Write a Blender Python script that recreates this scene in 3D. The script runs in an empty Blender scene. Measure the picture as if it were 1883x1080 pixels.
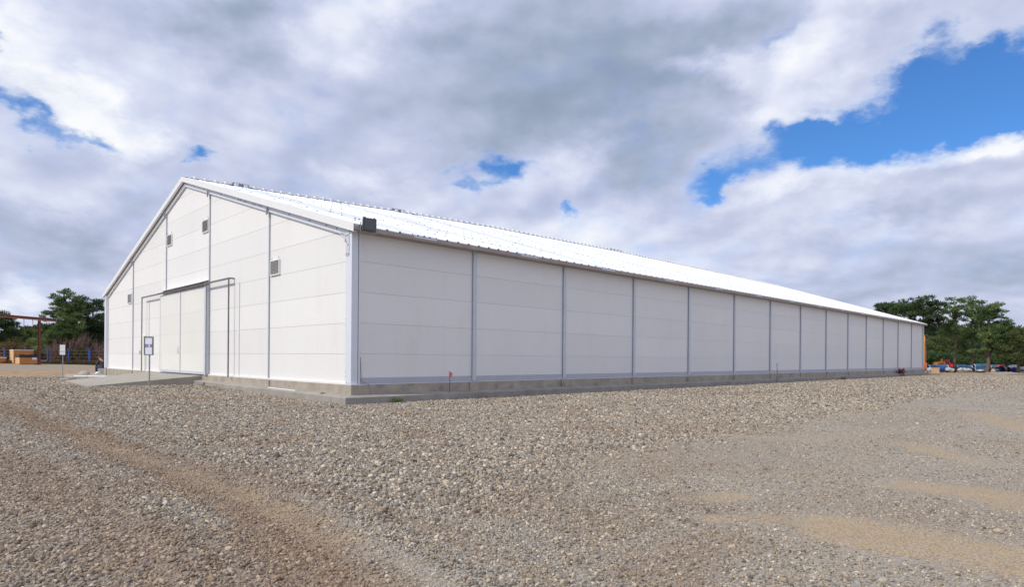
import bpy, math, random
import numpy as np
from math import sin, cos, pi, radians, sqrt, atan2, asin
from mathutils import Vector, Matrix, noise as mn
random.seed(7); rng = np.random.default_rng(7)
S = bpy.context.scene
COL = S.collection

# ------------------------------------------------------------------ camera
PW, PH = 1883.0, 1080.0            # photograph size: all measured points are in these pixels
FPX = 1156.93; YAW = .7932; ROLL = .0077; SHY = 119.53
CP = np.array([-10.5015, -17.9645, .8902])
fw = np.array([cos(YAW), sin(YAW), 0.]); r0 = np.array([sin(YAW), -cos(YAW), 0.]); u0 = np.array([0, 0, 1.])
rv = r0*cos(ROLL)+u0*sin(ROLL); uv = np.cross(rv, fw)
cam_d = bpy.data.cameras.new('camera'); cam = bpy.data.objects.new('camera', cam_d); COL.objects.link(cam)
cam_d.sensor_fit = 'HORIZONTAL'; cam_d.sensor_width = 36; cam_d.lens = 36*FPX/PW
cam_d.shift_y = SHY/PW; cam_d.clip_start = .05; cam_d.clip_end = 6000
M = Matrix.Identity(4)
for i in range(3):
    M[i][0] = rv[i]; M[i][1] = uv[i]; M[i][2] = -fw[i]; M[i][3] = CP[i]
cam.matrix_world = M
S.camera = cam

def ray(x, y): return fw+rv*(x-PW/2)/FPX-uv*(y-PH/2-SHY)/FPX
def pz(x, y, z=-.58): d = ray(x, y); return CP+d*(z-CP[2])/d[2]
def px_(x, y, X=0.): d = ray(x, y); return CP+d*(X-CP[0])/d[0]
def py_(x, y, Y=0.): d = ray(x, y); return CP+d*(Y-CP[1])/d[1]
def pd(x, y, t): return CP+ray(x, y)*t

# ------------------------------------------------------------------ light, sky, exposure
SUN = Vector((-.72, .10, .70)).normalized()
sl = bpy.data.lights.new('sun', 'SUN'); sl.energy = 2.75; sl.angle = radians(.8); sl.color = (1, .95, .86)
so = bpy.data.objects.new('sun', sl); COL.objects.link(so)
so.rotation_euler = SUN.to_track_quat('Z', 'Y').to_euler(); so.location = (0, 0, 60)
S.view_settings.view_transform = 'Standard'; S.view_settings.look = 'None'
S.view_settings.exposure = 0; S.view_settings.gamma = 1

class NT:
    def __init__(s, tree): s.t = tree; s.n = tree.nodes; s.l = tree.links
    def node(s, typ, ins=None, **kw):
        nd = s.n.new(typ)
        for k, v in kw.items(): setattr(nd, k, v)
        for k, v in (ins or {}).items():
            sock = nd.inputs[k]
            if isinstance(v, bpy.types.NodeSocket): s.l.new(v, sock)
            else: sock.default_value = v
        return nd
    def math(s, op, a, b=0., c=0., clamp=False):
        return s.node('ShaderNodeMath', {0: a, 1: b, 2: c}, operation=op, use_clamp=clamp).outputs[0]
    def vmath(s, op, a, b=(0, 0, 0)):
        return s.node('ShaderNodeVectorMath', {0: a, 1: b}, operation=op).outputs[0]
    def mr(s, v, a, b, c=0., d=1., smooth=False):
        return s.node('ShaderNodeMapRange', {0: v, 1: a, 2: b, 3: c, 4: d}, interpolation_type='SMOOTHSTEP' if smooth else 'LINEAR').outputs[0]
    def noise(s, vec, scale, detail=4., rough=.5, lac=2., dist=0., dim='3D'):
        return s.node('ShaderNodeTexNoise', {'Vector': vec, 'Scale': scale, 'Detail': detail, 'Roughness': rough, 'Lacunarity': lac, 'Distortion': dist}, noise_dimensions=dim)
    def ramp(s, fac, stops, interp='LINEAR'):
        nd = s.node('ShaderNodeValToRGB', {0: fac}); cr = nd.color_ramp; cr.interpolation = interp
        while len(cr.elements) < len(stops): cr.elements.new(.5)
        for e, (p, c) in zip(cr.elements, stops):
            e.position = p; e.color = (c, c, c, 1) if isinstance(c, (int, float)) else (*c, 1)
        return nd.outputs[0]
    def mix(s, f, a, b, blend='MIX'):
        nd = s.node('ShaderNodeMix', data_type='RGBA', blend_type=blend)
        for k, v in ((0, f), (6, a), (7, b)):
            if isinstance(v, bpy.types.NodeSocket): s.l.new(v, nd.inputs[k])
            elif k == 0: nd.inputs[0].default_value = v
            else: nd.inputs[k].default_value = (*v, 1) if len(v) == 3 else v
        return nd.outputs[2]

def azel(x, y):
    d = ray(x, y); d = d/np.linalg.norm(d)
    return atan2(d[0], d[1]), asin(d[2])

W = bpy.data.worlds.new('World'); S.world = W; W.use_nodes = True
t = NT(W.node_tree); t.n.clear()
gen = t.node('ShaderNodeTexCoord').outputs['Generated']
sep = t.node('ShaderNodeSeparateXYZ', {0: gen}).outputs
az = t.math('ARCTAN2', sep[0], sep[1]); el = t.math('ARCSINE', sep[2])
ang = t.node('ShaderNodeCombineXYZ', {0: az, 1: el}).outputs[0]
# cloud-deck coordinates (a flat layer overhead, seen in perspective)
den = t.math('MAXIMUM', t.math('ADD', sep[2], .30), .05)
deck = t.node('ShaderNodeCombineXYZ', {0: t.math('DIVIDE', sep[0], den), 1: t.math('DIVIDE', sep[1], den)}).outputs[0]
deck_s = t.vmath('ADD', deck, (-.045, .006, 0))
dirn = t.vmath('MULTIPLY', gen, (1, 1, 1.7))
dirn_s = t.vmath('ADD', dirn, (-.012, .006, .028))
wn = t.noise(dirn, 5.5, 7, .58).outputs['Color']
warp = t.vmath('MULTIPLY', t.vmath('SUBTRACT', wn, (.5, .5, .5)), (.30, .22, 0))
wang = t.vmath('ADD', ang, warp)
def blob(x, y, rx, ry, rot=0.):
    a, e = azel(x, y); a2, _ = azel(x+rx*.5, y); a1, _ = azel(x-rx*.5, y); _, e2 = azel(x, y-ry*.5); _, e1 = azel(x, y+ry*.5)
    m = t.node('ShaderNodeMapping', {'Vector': wang, 'Location': (a, e, 0), 'Rotation': (0, 0, radians(rot)), 'Scale': (abs(a2-a1), abs(e2-e1), 1)}, vector_type='TEXTURE').outputs[0]
    l = t.node('ShaderNodeVectorMath', {0: m}, operation='LENGTH').outputs['Value']
    return t.mr(l, 0, 1, 1, 0, True)
def fieldsum(base, blobs):
    acc = base
    for b in blobs:
        acc = t.math('MULTIPLY_ADD', blob(*b[:-1]), b[-1], acc)
    return acc
HOLES = [(1620, 235, 200, 60, -10, -.7), (1850, 165, 260, 160, 0, -1.6), (1700, 210, 260, 116, 0, -1.6), (1560, 270, 230, 92, -8, -1.6), (1410, 304, 190, 70, 0, -1.5), (1880, 215, 140, 60, 0, -1.0), (1320, 330, 80, 36, 0, -.6),
         (1960, 200, 200, 140, 0, -1.4), (1690, 120, 70, 46, 0, -.6), (1600, 30, 240, 60, 0, .6), (1490, 150, 120, 60, 0, .35), (1860, 85, 150, 60, 0, -.9), (1560, 190, 90, 40, 0, -.3), (1660, 130, 60, 30, 0, .5), (1500, 232, 50, 30, 0, .55), (1720, 372, 260, 36, -6, .5), (1450, 375, 240, 40, 0, .5), (1900, 285, 120, 26, 0, .5),
         (373, 282, 58, 36, 0, -1.3), (945, 316, 74, 44, 0, -1.35), (868, 332, 80, 24, 0, -.8), (30, 208, 84, 28, 0, -.95), (110, 242, 116, 26, 0, -.95),
         (12, 76, 60, 34, 0, -1.15), (1058, 389, 32, 22, 0, -1.0), (1405, 78, 60, 32, 0, -.55), (1470, 195, 50, 40, 0, -.5), (190, 250, 60, 24, 0, -.8), (700, 420, 500, 60, 0, .3), (400, 400, 300, 80, 0, .3)]
BR = [(60, 130, 190, 110, 0, .34), (190, 215, 170, 90, 0, .44), (20, 20, 120, 90, 0, .25), (560, 85, 170, 90, 0, .24), (680, 40, 190, 70, 0, .20),
      (240, 120, 260, 80, 0, .05), (1290, 135, 110, 60, 0, .34), (1460, 125, 180, 80, 0, .30), (1420, 225, 150, 66, 0, .24), (1060, 305, 110, 80, 0, .20), (660, 312, 100, 34, 0, .16),
      (1080, 440, 420, 90, 0, .14), (60, 565, 130, 66, 0, .32), (1430, 365, 120, 34, 0, .22), (1660, 318, 200, 44, 0, .24), (1800, 286, 170, 38, 0, .28), (1620, 20, 200, 70, 0, .26), (1520, 235, 60, 26, 0, .12),
      (350, 260, 240, 70, 0, .12), (60, 350, 200, 70, 0, .12), (1000, 470, 300, 60, 0, .10), (1560, 430, 300, 40, -5, .10),
      (430, 60, 230, 130, 0, -.28), (330, 30, 160, 80, 0, -.10), (1090, 120, 420, 280, 0, -.38), (880, 200, 240, 170, 0, -.16), (1200, 240, 240, 140, 0, -.14), (700, 260, 320, 120, 0, -.10), (560, 330, 240, 70, 0, -.08), (920, 290, 200, 90, 0, -.08),
      (130, 450, 300, 90, 0, -.14), (60, 400, 240, 60, 0, -.06), (260, 380, 200, 60, 0, -.07), (1690, 365, 300, 60, -6, -.16), (1820, 500, 260, 110, 0, -.12), (1500, 470, 420, 90, 0, -.03), (1160, 330, 130, 80, 0, -.14), (1560, 10, 130, 40, 0, -.05), (1300, 30, 200, 60, 0, -.12)]
nA = t.noise(dirn, 6.5, 11, .56, 2.1).outputs[0]
nD = t.noise(deck, 2.0, 8, .56, 2.1).outputs[0]
dens = t.math('ADD', fieldsum(.88, HOLES), t.mr(sep[2], .02, .16, .45, 0))
nF = t.noise(dirn, 13., 10, .66, 2.1).outputs[0]
dens = t.math('MULTIPLY_ADD', t.math('SUBTRACT', nA, .5), 2.1, dens)
dens = t.math('MULTIPLY_ADD', t.math('SUBTRACT', nF, .5), 1.1, dens)
dens = t.math('MULTIPLY_ADD', t.math('SUBTRACT', nD, .5), .35, dens)
alpha = t.mr(dens, -.55, 1.0, 0, 1, True)
# relief: density now minus density a little towards the sun
nA1 = t.noise(dirn, 4.2, 5, .42).outputs[0]; nA2 = t.noise(dirn_s, 4.2, 5, .42).outputs[0]
nB1 = t.noise(deck, 3.0, 5, .46).outputs[0]; nB2 = t.noise(deck_s, 3.0, 5, .46).outputs[0]
br = fieldsum(.625, BR)
br = t.math('MULTIPLY_ADD', t.math('SUBTRACT', nA1, nA2), 1.5, br)
lowk = t.mr(sep[2], .0, .42, .75, .2)
br = t.math('MULTIPLY_ADD', t.math('SUBTRACT', nB1, nB2), t.math('MULTIPLY', lowk, 1.6), br)
br = t.math('MULTIPLY_ADD', t.math('SUBTRACT', nA, .5), .30, br)
thin = t.mr(dens, .1, .9, .20, 0)
br = t.math('ADD', br, thin)
ccol = t.ramp(br, [(0, (.235, .30, .41)), (.28, (.345, .415, .55)), (.58, (.55, .60, .79)), (.80, (.77, .81, .95)), (1, (.96, .975, 1.0))])
sky = t.node('ShaderNodeTexSky', sky_type='NISHITA', sun_disc=False, sun_elevation=asin(SUN.z), sun_rotation=atan2(SUN.x, SUN.y), air_density=1.0, dust_density=.3, ozone_density=2.0)
skyc = t.mix(1.0, sky.outputs[0], (.38, .69, 1.06), 'MULTIPLY')
b1 = t.node('ShaderNodeBackground', {0: skyc, 1: .14}).outputs[0]
b2 = t.node('ShaderNodeBackground', {0: ccol, 1: 1.0}).outputs[0]
mx = t.node('ShaderNodeMixShader', {0: alpha, 1: b1, 2: b2}).outputs[0]
out = t.node('ShaderNodeOutputWorld'); t.l.new(mx, out.inputs[0])

# ------------------------------------------------------------------ helpers
def tag(o, label=None, cat=None, group=None, kind=None):
    if label: o['label'] = label
    if cat: o['category'] = cat
    if group: o['group'] = group
    if kind: o['kind'] = kind
    return o
def empty(name, loc, label, cat, group=None):
    o = bpy.data.objects.new(name, None); o.empty_display_size = .3; COL.objects.link(o); o.location = loc
    return tag(o, label, cat, group)
class MB:
    """collects shapes in world coordinates, links them as one mesh object"""
    def __init__(s): s.v = []; s.f = []; s.m = []; s.sm = []
    def add(s, vs, fs, mi=0, smooth=False):
        b = len(s.v); s.v += [tuple(map(float, v)) for v in vs]
        s.f += [tuple(b+i for i in f) for f in fs]; s.m += [mi]*len(fs); s.sm += [smooth]*len(fs); return s
    def box(s, x0, x1, y0, y1, z0, z1, mi=0):
        if x0 > x1: x0, x1 = x1, x0
        if y0 > y1: y0, y1 = y1, y0
        if z0 > z1: z0, z1 = z1, z0
        v = [(x, y, z) for z in (z0, z1) for y in (y0, y1) for x in (x0, x1)]
        return s.add(v, [(0, 2, 3, 1), (4, 5, 7, 6), (0, 1, 5, 4), (2, 6, 7, 3), (0, 4, 6, 2), (1, 3, 7, 5)], mi)
    def obox(s, c, ax, ay, az_, mi=0):
        """box with centre and three half-axis vectors"""
        c, ax, ay, az_ = [Vector(q) for q in (c, ax, ay, az_)]
        v = [c+ax*i+ay*j+az_*k for k in (-1, 1) for j in (-1, 1) for i in (-1, 1)]
        return s.add(v, [(0, 2, 3, 1), (4, 5, 7, 6), (0, 1, 5, 4), (2, 6, 7, 3), (0, 4, 6, 2), (1, 3, 7, 5)], mi)
    def prism(s, poly, d, mi=0):
        """poly: 3D points; d: extrusion vector"""
        n = len(poly); d = Vector(d); P = [Vector(p) for p in poly]
        return s.add(P+[p+d for p in P], [tuple(range(n))[::-1], tuple(range(n, 2*n))]+[(i, (i+1) % n, n+(i+1) % n, n+i) for i in range(n)], mi)
    def tube(s, pts, rad, n=8, mi=0, cap=True, smooth=True):
        pts = [Vector(p) for p in pts]; rad = rad if isinstance(rad, (list, tuple)) else [rad]*len(pts)
        vs = []
        for i, p in enumerate(pts):
            d = (pts[min(i+1, len(pts)-1)]-pts[max(i-1, 0)]).normalized()
            a = d.orthogonal().normalized() if abs(d.z) > .9 else d.cross(Vector((0, 0, 1))).normalized()
            b = d.cross(a)
            vs += [p+(a*cos(2*pi*k/n)+b*sin(2*pi*k/n))*rad[i] for k in range(n)]
        fs = [(i*n+k, i*n+(k+1) % n, (i+1)*n+(k+1) % n, (i+1)*n+k) for i in range(len(pts)-1) for k in range(n)]
        s.add(vs, fs, mi, smooth)
        if cap:
            s.add(vs[:n], [tuple(range(n))[::-1]], mi); s.add(vs[-n:], [tuple(range(n))], mi)
        return s
    def build(s, name, mats, parent=None, bevel=0):
        me = bpy.data.meshes.new(name); o = None
        off = Vector(parent_loc(parent)) if parent else Vector((0, 0, 0))
        me.from_pydata([tuple(Vector(v)-off) for v in s.v], [], s.f)
        for m in (mats if isinstance(mats, (list, tuple)) else [mats]): me.materials.append(m)
        me.polygons.foreach_set('material_index', s.m); me.polygons.foreach_set('use_smooth', s.sm)
        me.update()
        o = bpy.data.objects.new(name, me); COL.objects.link(o)
        if parent: o.parent = parent
        if bevel:
            b = o.modifiers.new('bevel', 'BEVEL'); b.width = bevel; b.segments = 2; b.limit_method = 'ANGLE'
        return o
def parent_loc(p):
    l = Vector(p.location)
    while p.parent: p = p.parent; l = l+Vector(p.location)
    return l
def copy_tree(o, loc=None, parent=None):
    c = o.copy(); COL.objects.link(c)
    if parent: c.parent = parent
    if loc is not None: c.location = loc
    for ch in list(o.children): copy_tree(ch, None, c)
    return c

def mat(name, col, rough=.6, metal=0., var=.0, vscale=3., bump=0., bscale=40., spec=.5, dirt=None, stretch=(1, 1, 1)):
    m = bpy.data.materials.new(name); m.use_nodes = True; q = NT(m.node_tree); bs = q.n['Principled BSDF']
    bs.inputs['Roughness'].default_value = rough; bs.inputs['Metallic'].default_value = metal
    bs.inputs['Specular IOR Level'].default_value = spec
    co = q.node('ShaderNodeTexCoord').outputs['Object']
    cs = q.vmath('MULTIPLY', co, stretch)
    c = None
    if var:
        n = q.noise(cs, vscale, 6, .6).outputs[0]
        f = q.mr(n, .25, .75, 1-var, 1+var)
        c = q.mix(1., (*col,), q.node('ShaderNodeCombineColor', {0: f, 1: f, 2: f}).outputs[0], 'MULTIPLY')
    if dirt:
        dc, amt, ds = dirt
        n2 = q.noise(q.vmath('MULTIPLY', co, stretch), ds, 8, .65).outputs[0]
        c = q.mix(q.math('MULTIPLY', q.mr(n2, .52, .72, 0, 1, True), amt), c if c else (*col,), dc)
    if c: q.l.new(c, bs.inputs['Base Color'])
    else: bs.inputs['Base Color'].default_value = (*col, 1)
    if bump:
        bn = q.noise(co, bscale, 5, .6).outputs[0]
        b = q.node('ShaderNodeBump', {'Strength': bump, 'Distance': .02, 'Height': bn}).outputs[0]
        q.l.new(b, bs.inputs['Normal'])
    return m
MT = dict(
    panel=mat('sandwich_panel_white', (.83, .82, .80), .5, var=.035, vscale=.35, dirt=((.66, .63, .56), .22, .7), stretch=(1, 1, .35), bump=.10, bscale=1.3),
    joint=mat('panel_joint', (.76, .75, .73), .7),
    door=mat('door_panel', (.80, .79, .735), .42, var=.03, vscale=.5, dirt=((.68, .66, .56), .25, .9)),
    pdoor=mat('door_white', (.84, .83, .77), .4, var=.02),
    steel=mat('galvanised_steel', (.60, .63, .69), .5, .1, var=.07, vscale=5),
    steel_w=mat('painted_steel_white', (.73, .77, .82), .45, .1, var=.04, vscale=3),
    trim=mat('white_flashing', (.82, .82, .81), .4, var=.03, vscale=2, dirt=((.62, .60, .57), .25, 2.)),
    dark_steel=mat('grey_door_track', (.20, .195, .20), .55, .3, var=.15, vscale=6),
    mid_steel=mat('mid_grey_steel', (.30, .31, .33), .5, .3, var=.1, vscale=6),
    fascia=mat('eaves_fascia', (.36, .30, .27), .6, var=.12, vscale=2.5, dirt=((.42, .40, .38), .6, 1.2)),
    roof=mat('roof_sheet_white', (.78, .79, .80), .65, var=.04, vscale=.6, dirt=((.60, .63, .67), .45, .8), stretch=(1, .15, .15)),
    rooflight=mat('translucent_sheet', (.62, .68, .78), .5, var=.04, vscale=1.),
    conc=mat('concrete', (.40, .35, .285), .9, var=.22, vscale=2.2, bump=.5, bscale=25, dirt=((.18, .16, .14), .55, 1.6)),
    conc_l=mat('concrete_ramp', (.36, .335, .29), .9, var=.12, vscale=1.2, bump=.4, bscale=22, dirt=((.24, .21, .18), .4, .9)),
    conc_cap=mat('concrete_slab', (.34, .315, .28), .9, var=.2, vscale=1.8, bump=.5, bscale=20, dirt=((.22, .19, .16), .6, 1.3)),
    vent=mat('vent_grey', (.46, .46, .45), .6),
    black=mat('black', (.02, .02, .022), .5), rubber=mat('rubber', (.03, .03, .03), .8),
    lampgrey=mat('lamp_housing', (.075, .075, .085), .5, var=.1, vscale=8),
    glass=mat('dark_glass', (.09, .09, .11), .12),
    white=mat('white_paint', (.8, .8, .8), .5, var=.04), paper=mat('paper', (.72, .76, .86), .6, var=.03),
    rust=mat('rust_steel', (.15, .05, .035), .8, var=.3, vscale=3, bump=.2),
    blue=mat('blue_paint', (.018, .07, .28), .5, var=.15, vscale=4), pipe=mat('blue_pipe', (.035, .13, .30), .45, var=.25, vscale=.8),
    pipe_g=mat('teal_pipe', (.04, .15, .26), .45, var=.25, vscale=.8), pipe_w=mat('white_pipe', (.55, .60, .64), .5, var=.12, vscale=1),
    ply=mat('plywood', (.50, .22, .07), .75, var=.15, vscale=1.5), ply_l=mat('plywood_light', (.68, .44, .22), .75, var=.1, vscale=1.5),
    lid=mat('crate_lid', (.80, .68, .60), .7, var=.08), tarp=mat('black_tarp', (.02, .018, .02), .45, var=.2),
    tarp_b=mat('blue_tarp', (.03, .03, .30), .5, var=.2), tarp_w=mat('white_tarp', (.42, .46, .47), .55, var=.15, vscale=3),
    orange=mat('orange_paint', (.80, .30, .03), .4, var=.08), red=mat('red_paint', (.72, .03, .035), .4, var=.1),
    redrust=mat('red_oxide', (.20, .04, .03), .7, var=.2), brick=mat('red_brick', (.30, .11, .07), .9, var=.25, vscale=3),
    skin=mat('skin', (.50, .29, .20), .55), denim=mat('dark_blue_trousers', (.04, .05, .12), .85), shirt=mat('dark_brown_jacket', (.07, .05, .045), .85), hair=mat('dark_hair', (.02, .015, .012), .7),
    bark=mat('pine_bark', (.16, .11, .085), .95, var=.35, vscale=6, bump=.8, bscale=8), twig=mat('bare_twigs', (.26, .17, .15), .9, var=.2),
    cardboard=mat('brown_board', (.50, .33, .18), .8, var=.1), flag=mat('orange_flag', (.85, .16, .08), .6),
)

def clad(m):
    q = NT(m.node_tree); bs = q.n['Principled BSDF']; src = bs.inputs['Base Color'].links[0].from_socket
    sp_ = q.node('ShaderNodeSeparateXYZ', {0: q.node('ShaderNodeTexCoord').outputs['Object']}).outputs
    cell = q.node('ShaderNodeCombineXYZ', {0: q.math('FLOOR', q.math('DIVIDE', sp_[0], 5.18)), 1: q.math('FLOOR', q.math('DIVIDE', sp_[1], 6.45)), 2: q.math('FLOOR', sp_[2])}).outputs[0]
    w = q.node('ShaderNodeTexWhiteNoise', {0: cell}).outputs['Value']
    f = q.mr(w, 0, 1, .955, 1.02)
    c = q.mix(1., src, q.node('ShaderNodeCombineColor', {0: f, 1: f, 2: f}).outputs[0], 'MULTIPLY')
    st = q.noise(q.node('ShaderNodeCombineXYZ', {0: q.math('MULTIPLY', sp_[0], 5.), 1: q.math('MULTIPLY', sp_[1], 5.), 2: q.math('MULTIPLY', sp_[2], .35)}).outputs[0], 1., 5, .6).outputs[0]
    c = q.mix(q.mr(st, .56, .75, 0, .11), c, (.56, .54, .49))
    q.l.new(c, bs.inputs['Base Color'])
clad(MT['panel']); clad(MT['door'])

# ------------------------------------------------------------------ ground
def seg_d(X, Y, pts):
    d = np.full(X.shape, 1e9)
    for (ax, ay), (bx, by) in zip(pts[:-1], pts[1:]):
        vx, vy = bx-ax, by-ay; L = vx*vx+vy*vy+1e-9
        tt = np.clip(((X-ax)*vx+(Y-ay)*vy)/L, 0, 1)
        d = np.minimum(d, np.hypot(X-ax-tt*vx, Y-ay-tt*vy))
    return d
def inside(X, Y, P):
    c = np.zeros(X.shape, bool); n = len(P)
    for i in range(n):
        x1, y1 = P[i]; x2, y2 = P[(i+1) % n]
        if y1 == y2: continue
        k = ((y1 > Y) != (y2 > Y)) & (X < (x2-x1)*(Y-y1)/(y2-y1)+x1); c ^= k
    return c
def sdf(X, Y, P):
    d = seg_d(X, Y, P+[P[0]]); return np.where(inside(X, Y, P), -d, d)
def ss(a, b, x): k = np.clip((x-a)/(b-a), 0, 1); return k*k*(3-2*k)
def hsh(i, j, s): v = np.sin(i*127.1+j*311.7+s*74.7)*43758.5453; return v-np.floor(v)
def vn(X, Y, f, s=0):
    X = X*f; Y = Y*f; i = np.floor(X); j = np.floor(Y); a = X-i; b = Y-j; a = a*a*(3-2*a); b = b*b*(3-2*b)
    return (hsh(i, j, s)*(1-a)+hsh(i+1, j, s)*a)*(1-b)+(hsh(i, j+1, s)*(1-a)+hsh(i+1, j+1, s)*a)*b
def fbm(X, Y, f, s=0, o=4): return sum(vn(X, Y, f*2**k, s+k)*.5**k for k in range(o))/(2-.5**(o-1))
def G(pts, z=-.58): return [tuple(pz(x, y, z)[:2]) for x, y in pts]
BOUND = G([(1060, 846), (1200, 822), (1330, 797), (1500, 772), (1640, 742), (1760, 722), (1883, 709), (2150, 692)])
COARSE = G([(700, 960), (500, 872), (330, 812), (190, 762), (90, 735)])+G([(20, 712), (60, 700), (150, 700)], -.45)+[(-4.6, 13.5), (0, 13.5), (40, 3), (115, 0)]+BOUND[::-1]+G([(930, 900)])
TR1 = G([(-120, 706), (0, 742), (130, 792), (250, 835), (370, 890), (480, 945), (560, 1000), (640, 1075), (700, 1150)])
TR2 = G([(150, 800), (300, 850), (450, 905), (600, 965), (760, 1040), (900, 1120)])
TR3 = G([(-100, 800), (0, 850), (150, 930), (330, 1040), (430, 1150)])
TANS = [G([(1330, 800), (1480, 808), (1640, 790)]), G([(1560, 965), (1640, 985), (1760, 1010), (1883, 1040), (2000, 1060)]), G([(1660, 890), (1780, 905), (1883, 925), (2050, 950)]), G([(1320, 915), (1385, 912)]), G([(1310, 950), (1420, 948)]), G([(1690, 820), (1800, 850)]), G([(1800, 760), (1883, 790), (2000, 800)])]
def masks(X, Y):
    n = fbm(X, Y, .35, 3)-.5; n2 = fbm(X, Y, 1.3, 9)-.5
    co = ss(.7, -.7, sdf(X, Y, COARSE)+n*1.6+n2*.5)
    d1 = seg_d(X, Y, TR1); d2 = seg_d(X, Y, TR2); d3 = seg_d(X, Y, TR3)
    brown = ss(.60, .08, d1+n2*.6)*1.0+ss(.85, .1, d3+n2*.8)*.7+ss(.22, .0, abs(d3-1.9)+n2*.3)*.5
    brown = np.maximum(brown, ss(.40, .62, fbm(X, Y, .5, 21))*.45*(1-co))
    brown = np.maximum(brown, ss(.60, .75, fbm(X, Y, .9, 51))*.6)
    rgt = (X+10.5)*rv[0]+(Y+17.96)*rv[1]; brown = brown*(1-.65*ss(0, 5, rgt))
    tan = ss(.30, .02, d2+n2*.5)*.5
    for k, T in enumerate(TANS): tan = np.maximum(tan, ss((.5, .85, .7, .34, .34, .7, 1.1)[k], .05, seg_d(X, Y, T)+n*.6+n2*.5)*(.4, 1., .95, .7, .7, .7, .7)[k])
    Yr = Y
    # bare earth yard left of the ramp and beyond the far end
    dirt = ss(27.5, 30.5, Y+n*5)*ss(16, 9, X*1.0)+ss(73, 77, X+n*6)*1.0
    dirt = np.clip(dirt, 0, 1); greyroad = ss(50, 58, Y)*ss(30, 20, X)*ss(82, 76, Y)
    fine = (1-co)*ss(-4, 3, (X+10.5)*rv[0]+(Y+17.96)*rv[1]+n*3-1.5)  # right-hand compacted road
    return co, np.clip(brown, 0, 1)*(1-dirt), np.clip(tan, 0, 1), dirt*(1-.75*greyroad), fine, d1
def gh(X, Y, near=True):
    X = np.asarray(X, float); Y = np.asarray(Y, float)
    co, br_, tn, di, fi, d1 = masks(X, Y)
    z = -.60+.17*ss(1, 12, Y)*ss(14, 4, X)
    z = z+.045*co*ss(11.5, 9, Y*1.0*(X < 1))*ss(.1, 1.6, np.hypot(np.maximum(np.maximum(-.5-X, X-72), 0), np.maximum(-.5-Y, 0)))+(fbm(X, Y, .8, 5)-.5)*.05*(.4+.6*co)+(fbm(X, Y, .12, 15)-.5)*.07*ss(3, 9, np.hypot(X+.4, Y+.4)*1.0)
    z = z-.035*ss(.5, .1, d1)+.03*ss(.25, .05, abs(d1-.75))
    z = z+(fbm(X, Y, 1.5, 31)-.5)*.07*di
    z = np.where((X > -5.2) & (X < 0) & (Y > 12.2) & (Y < 13.7), np.minimum(z, -.45), z)
    # keep it just under the slab and ramp
    under = (X > -.40) & (X < 73) & (Y > -.38) & (Y < 33); z = np.where(under, np.minimum(z, -.62), z)
    under = (X > -4.5) & (X <= 0) & (Y > 13.6) & (Y < 21.8); z = np.where(under, np.minimum(z, -.50), z)
    return z
def axis(n_in, step, n_out, g):
    a = [i*step for i in range(n_in+1)]; s_ = step
    for _ in range(n_out): s_ *= g; a.append(a[-1]+s_)
    return a
fa = axis(110, .17, 120, 1.055); fa = [-4, -2]+fa                     # forward of the camera
sa = axis(70, .17, 120, 1.05); sa = [-v for v in sa[:0:-1]]+sa
fa = [-2500, -900, -300, -100, -30, -10]+fa
while fa[-1] < 3000: fa.append(fa[-1]*1.25)
if sa[-1] < 3000: sa = [-3500]+sa+[3500]
FA, SA = np.meshgrid(np.array(fa), np.array(sa), indexing='ij')
GX = CP[0]+FA*fw[0]+SA*r0[0]; GY = CP[1]+FA*fw[1]+SA*r0[1]
GZ = gh(GX, GY)
nf, ns = FA.shape
idx = np.arange(nf*ns).reshape(nf, ns)
quads = np.stack([idx[:-1, :-1], idx[:-1, 1:], idx[1:, 1:], idx[1:, :-1]], -1).reshape(-1, 4)[:, ::-1]
me = bpy.data.meshes.new('ground')
me.from_pydata(np.stack([GX, GY, GZ], -1).reshape(-1, 3).tolist(), [], quads.tolist())
me.polygons.foreach_set('use_smooth', [True]*len(me.polygons))
co, br_, tn, di, fi, d1 = masks(GX, GY)
for nm, arr in (('coarse', co), ('brown', br_), ('tan', tn), ('dirt', di), ('fine', fi)):
    a = me.attributes.new(nm, 'FLOAT', 'POINT'); a.data.foreach_set('value', arr.reshape(-1).astype(np.float32))
ground = bpy.data.objects.new('ground', me); COL.objects.link(ground)
if me.polygons[0].normal.z < 0: me.flip_normals()
tag(ground, 'gravel yard with wheel tracks and patches of tan earth', kind='structure')
gm = bpy.data.materials.new('gravel_ground'); gm.use_nodes = True; q = NT(gm.node_tree); bs = q.n['Principled BSDF']
bs.inputs['Roughness'].default_value = .95; bs.inputs['Specular IOR Level'].default_value = .2
P = q.node('ShaderNodeNewGeometry').outputs['Position']
A = {k: q.node('ShaderNodeAttribute', attribute_name=k).outputs['Fac'] for k in ('coarse', 'brown', 'tan', 'dirt', 'fine')}
STONES = [(0, (.10, .10, .095)), (.18, (.20, .185, .165)), (.36, (.32, .27, .215)), (.52, (.26, .255, .25)), (.68, (.40, .345, .27)), (.84, (.34, .34, .335)), (1, (.58, .54, .48))]
def vor(scale): return q.node('ShaderNodeTexVoronoi', {'Vector': P, 'Scale': scale, 'Randomness': 1.}, feature='F1')
vb = vor(19.); vs_ = vor(46.); vt = vor(90.)
def rc(v): return q.ramp(q.node('ShaderNodeSeparateColor', {0: v.outputs['Color']}).outputs[0], STONES)
cb = rc(vb); cs_ = rc(vs_); ct = rc(vt)
small = q.mix(.55, cs_, ct)
c = q.mix(A['coarse'], small, cb)
c = q.mix(q.math('MULTIPLY', A['fine'], .62), c, (.43, .395, .34))
big = q.noise(P, .5, 5, .6).outputs[0]
c = q.mix(q.mr(big, .4, .7, 0, .35), c, (.24, .22, .205))
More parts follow.
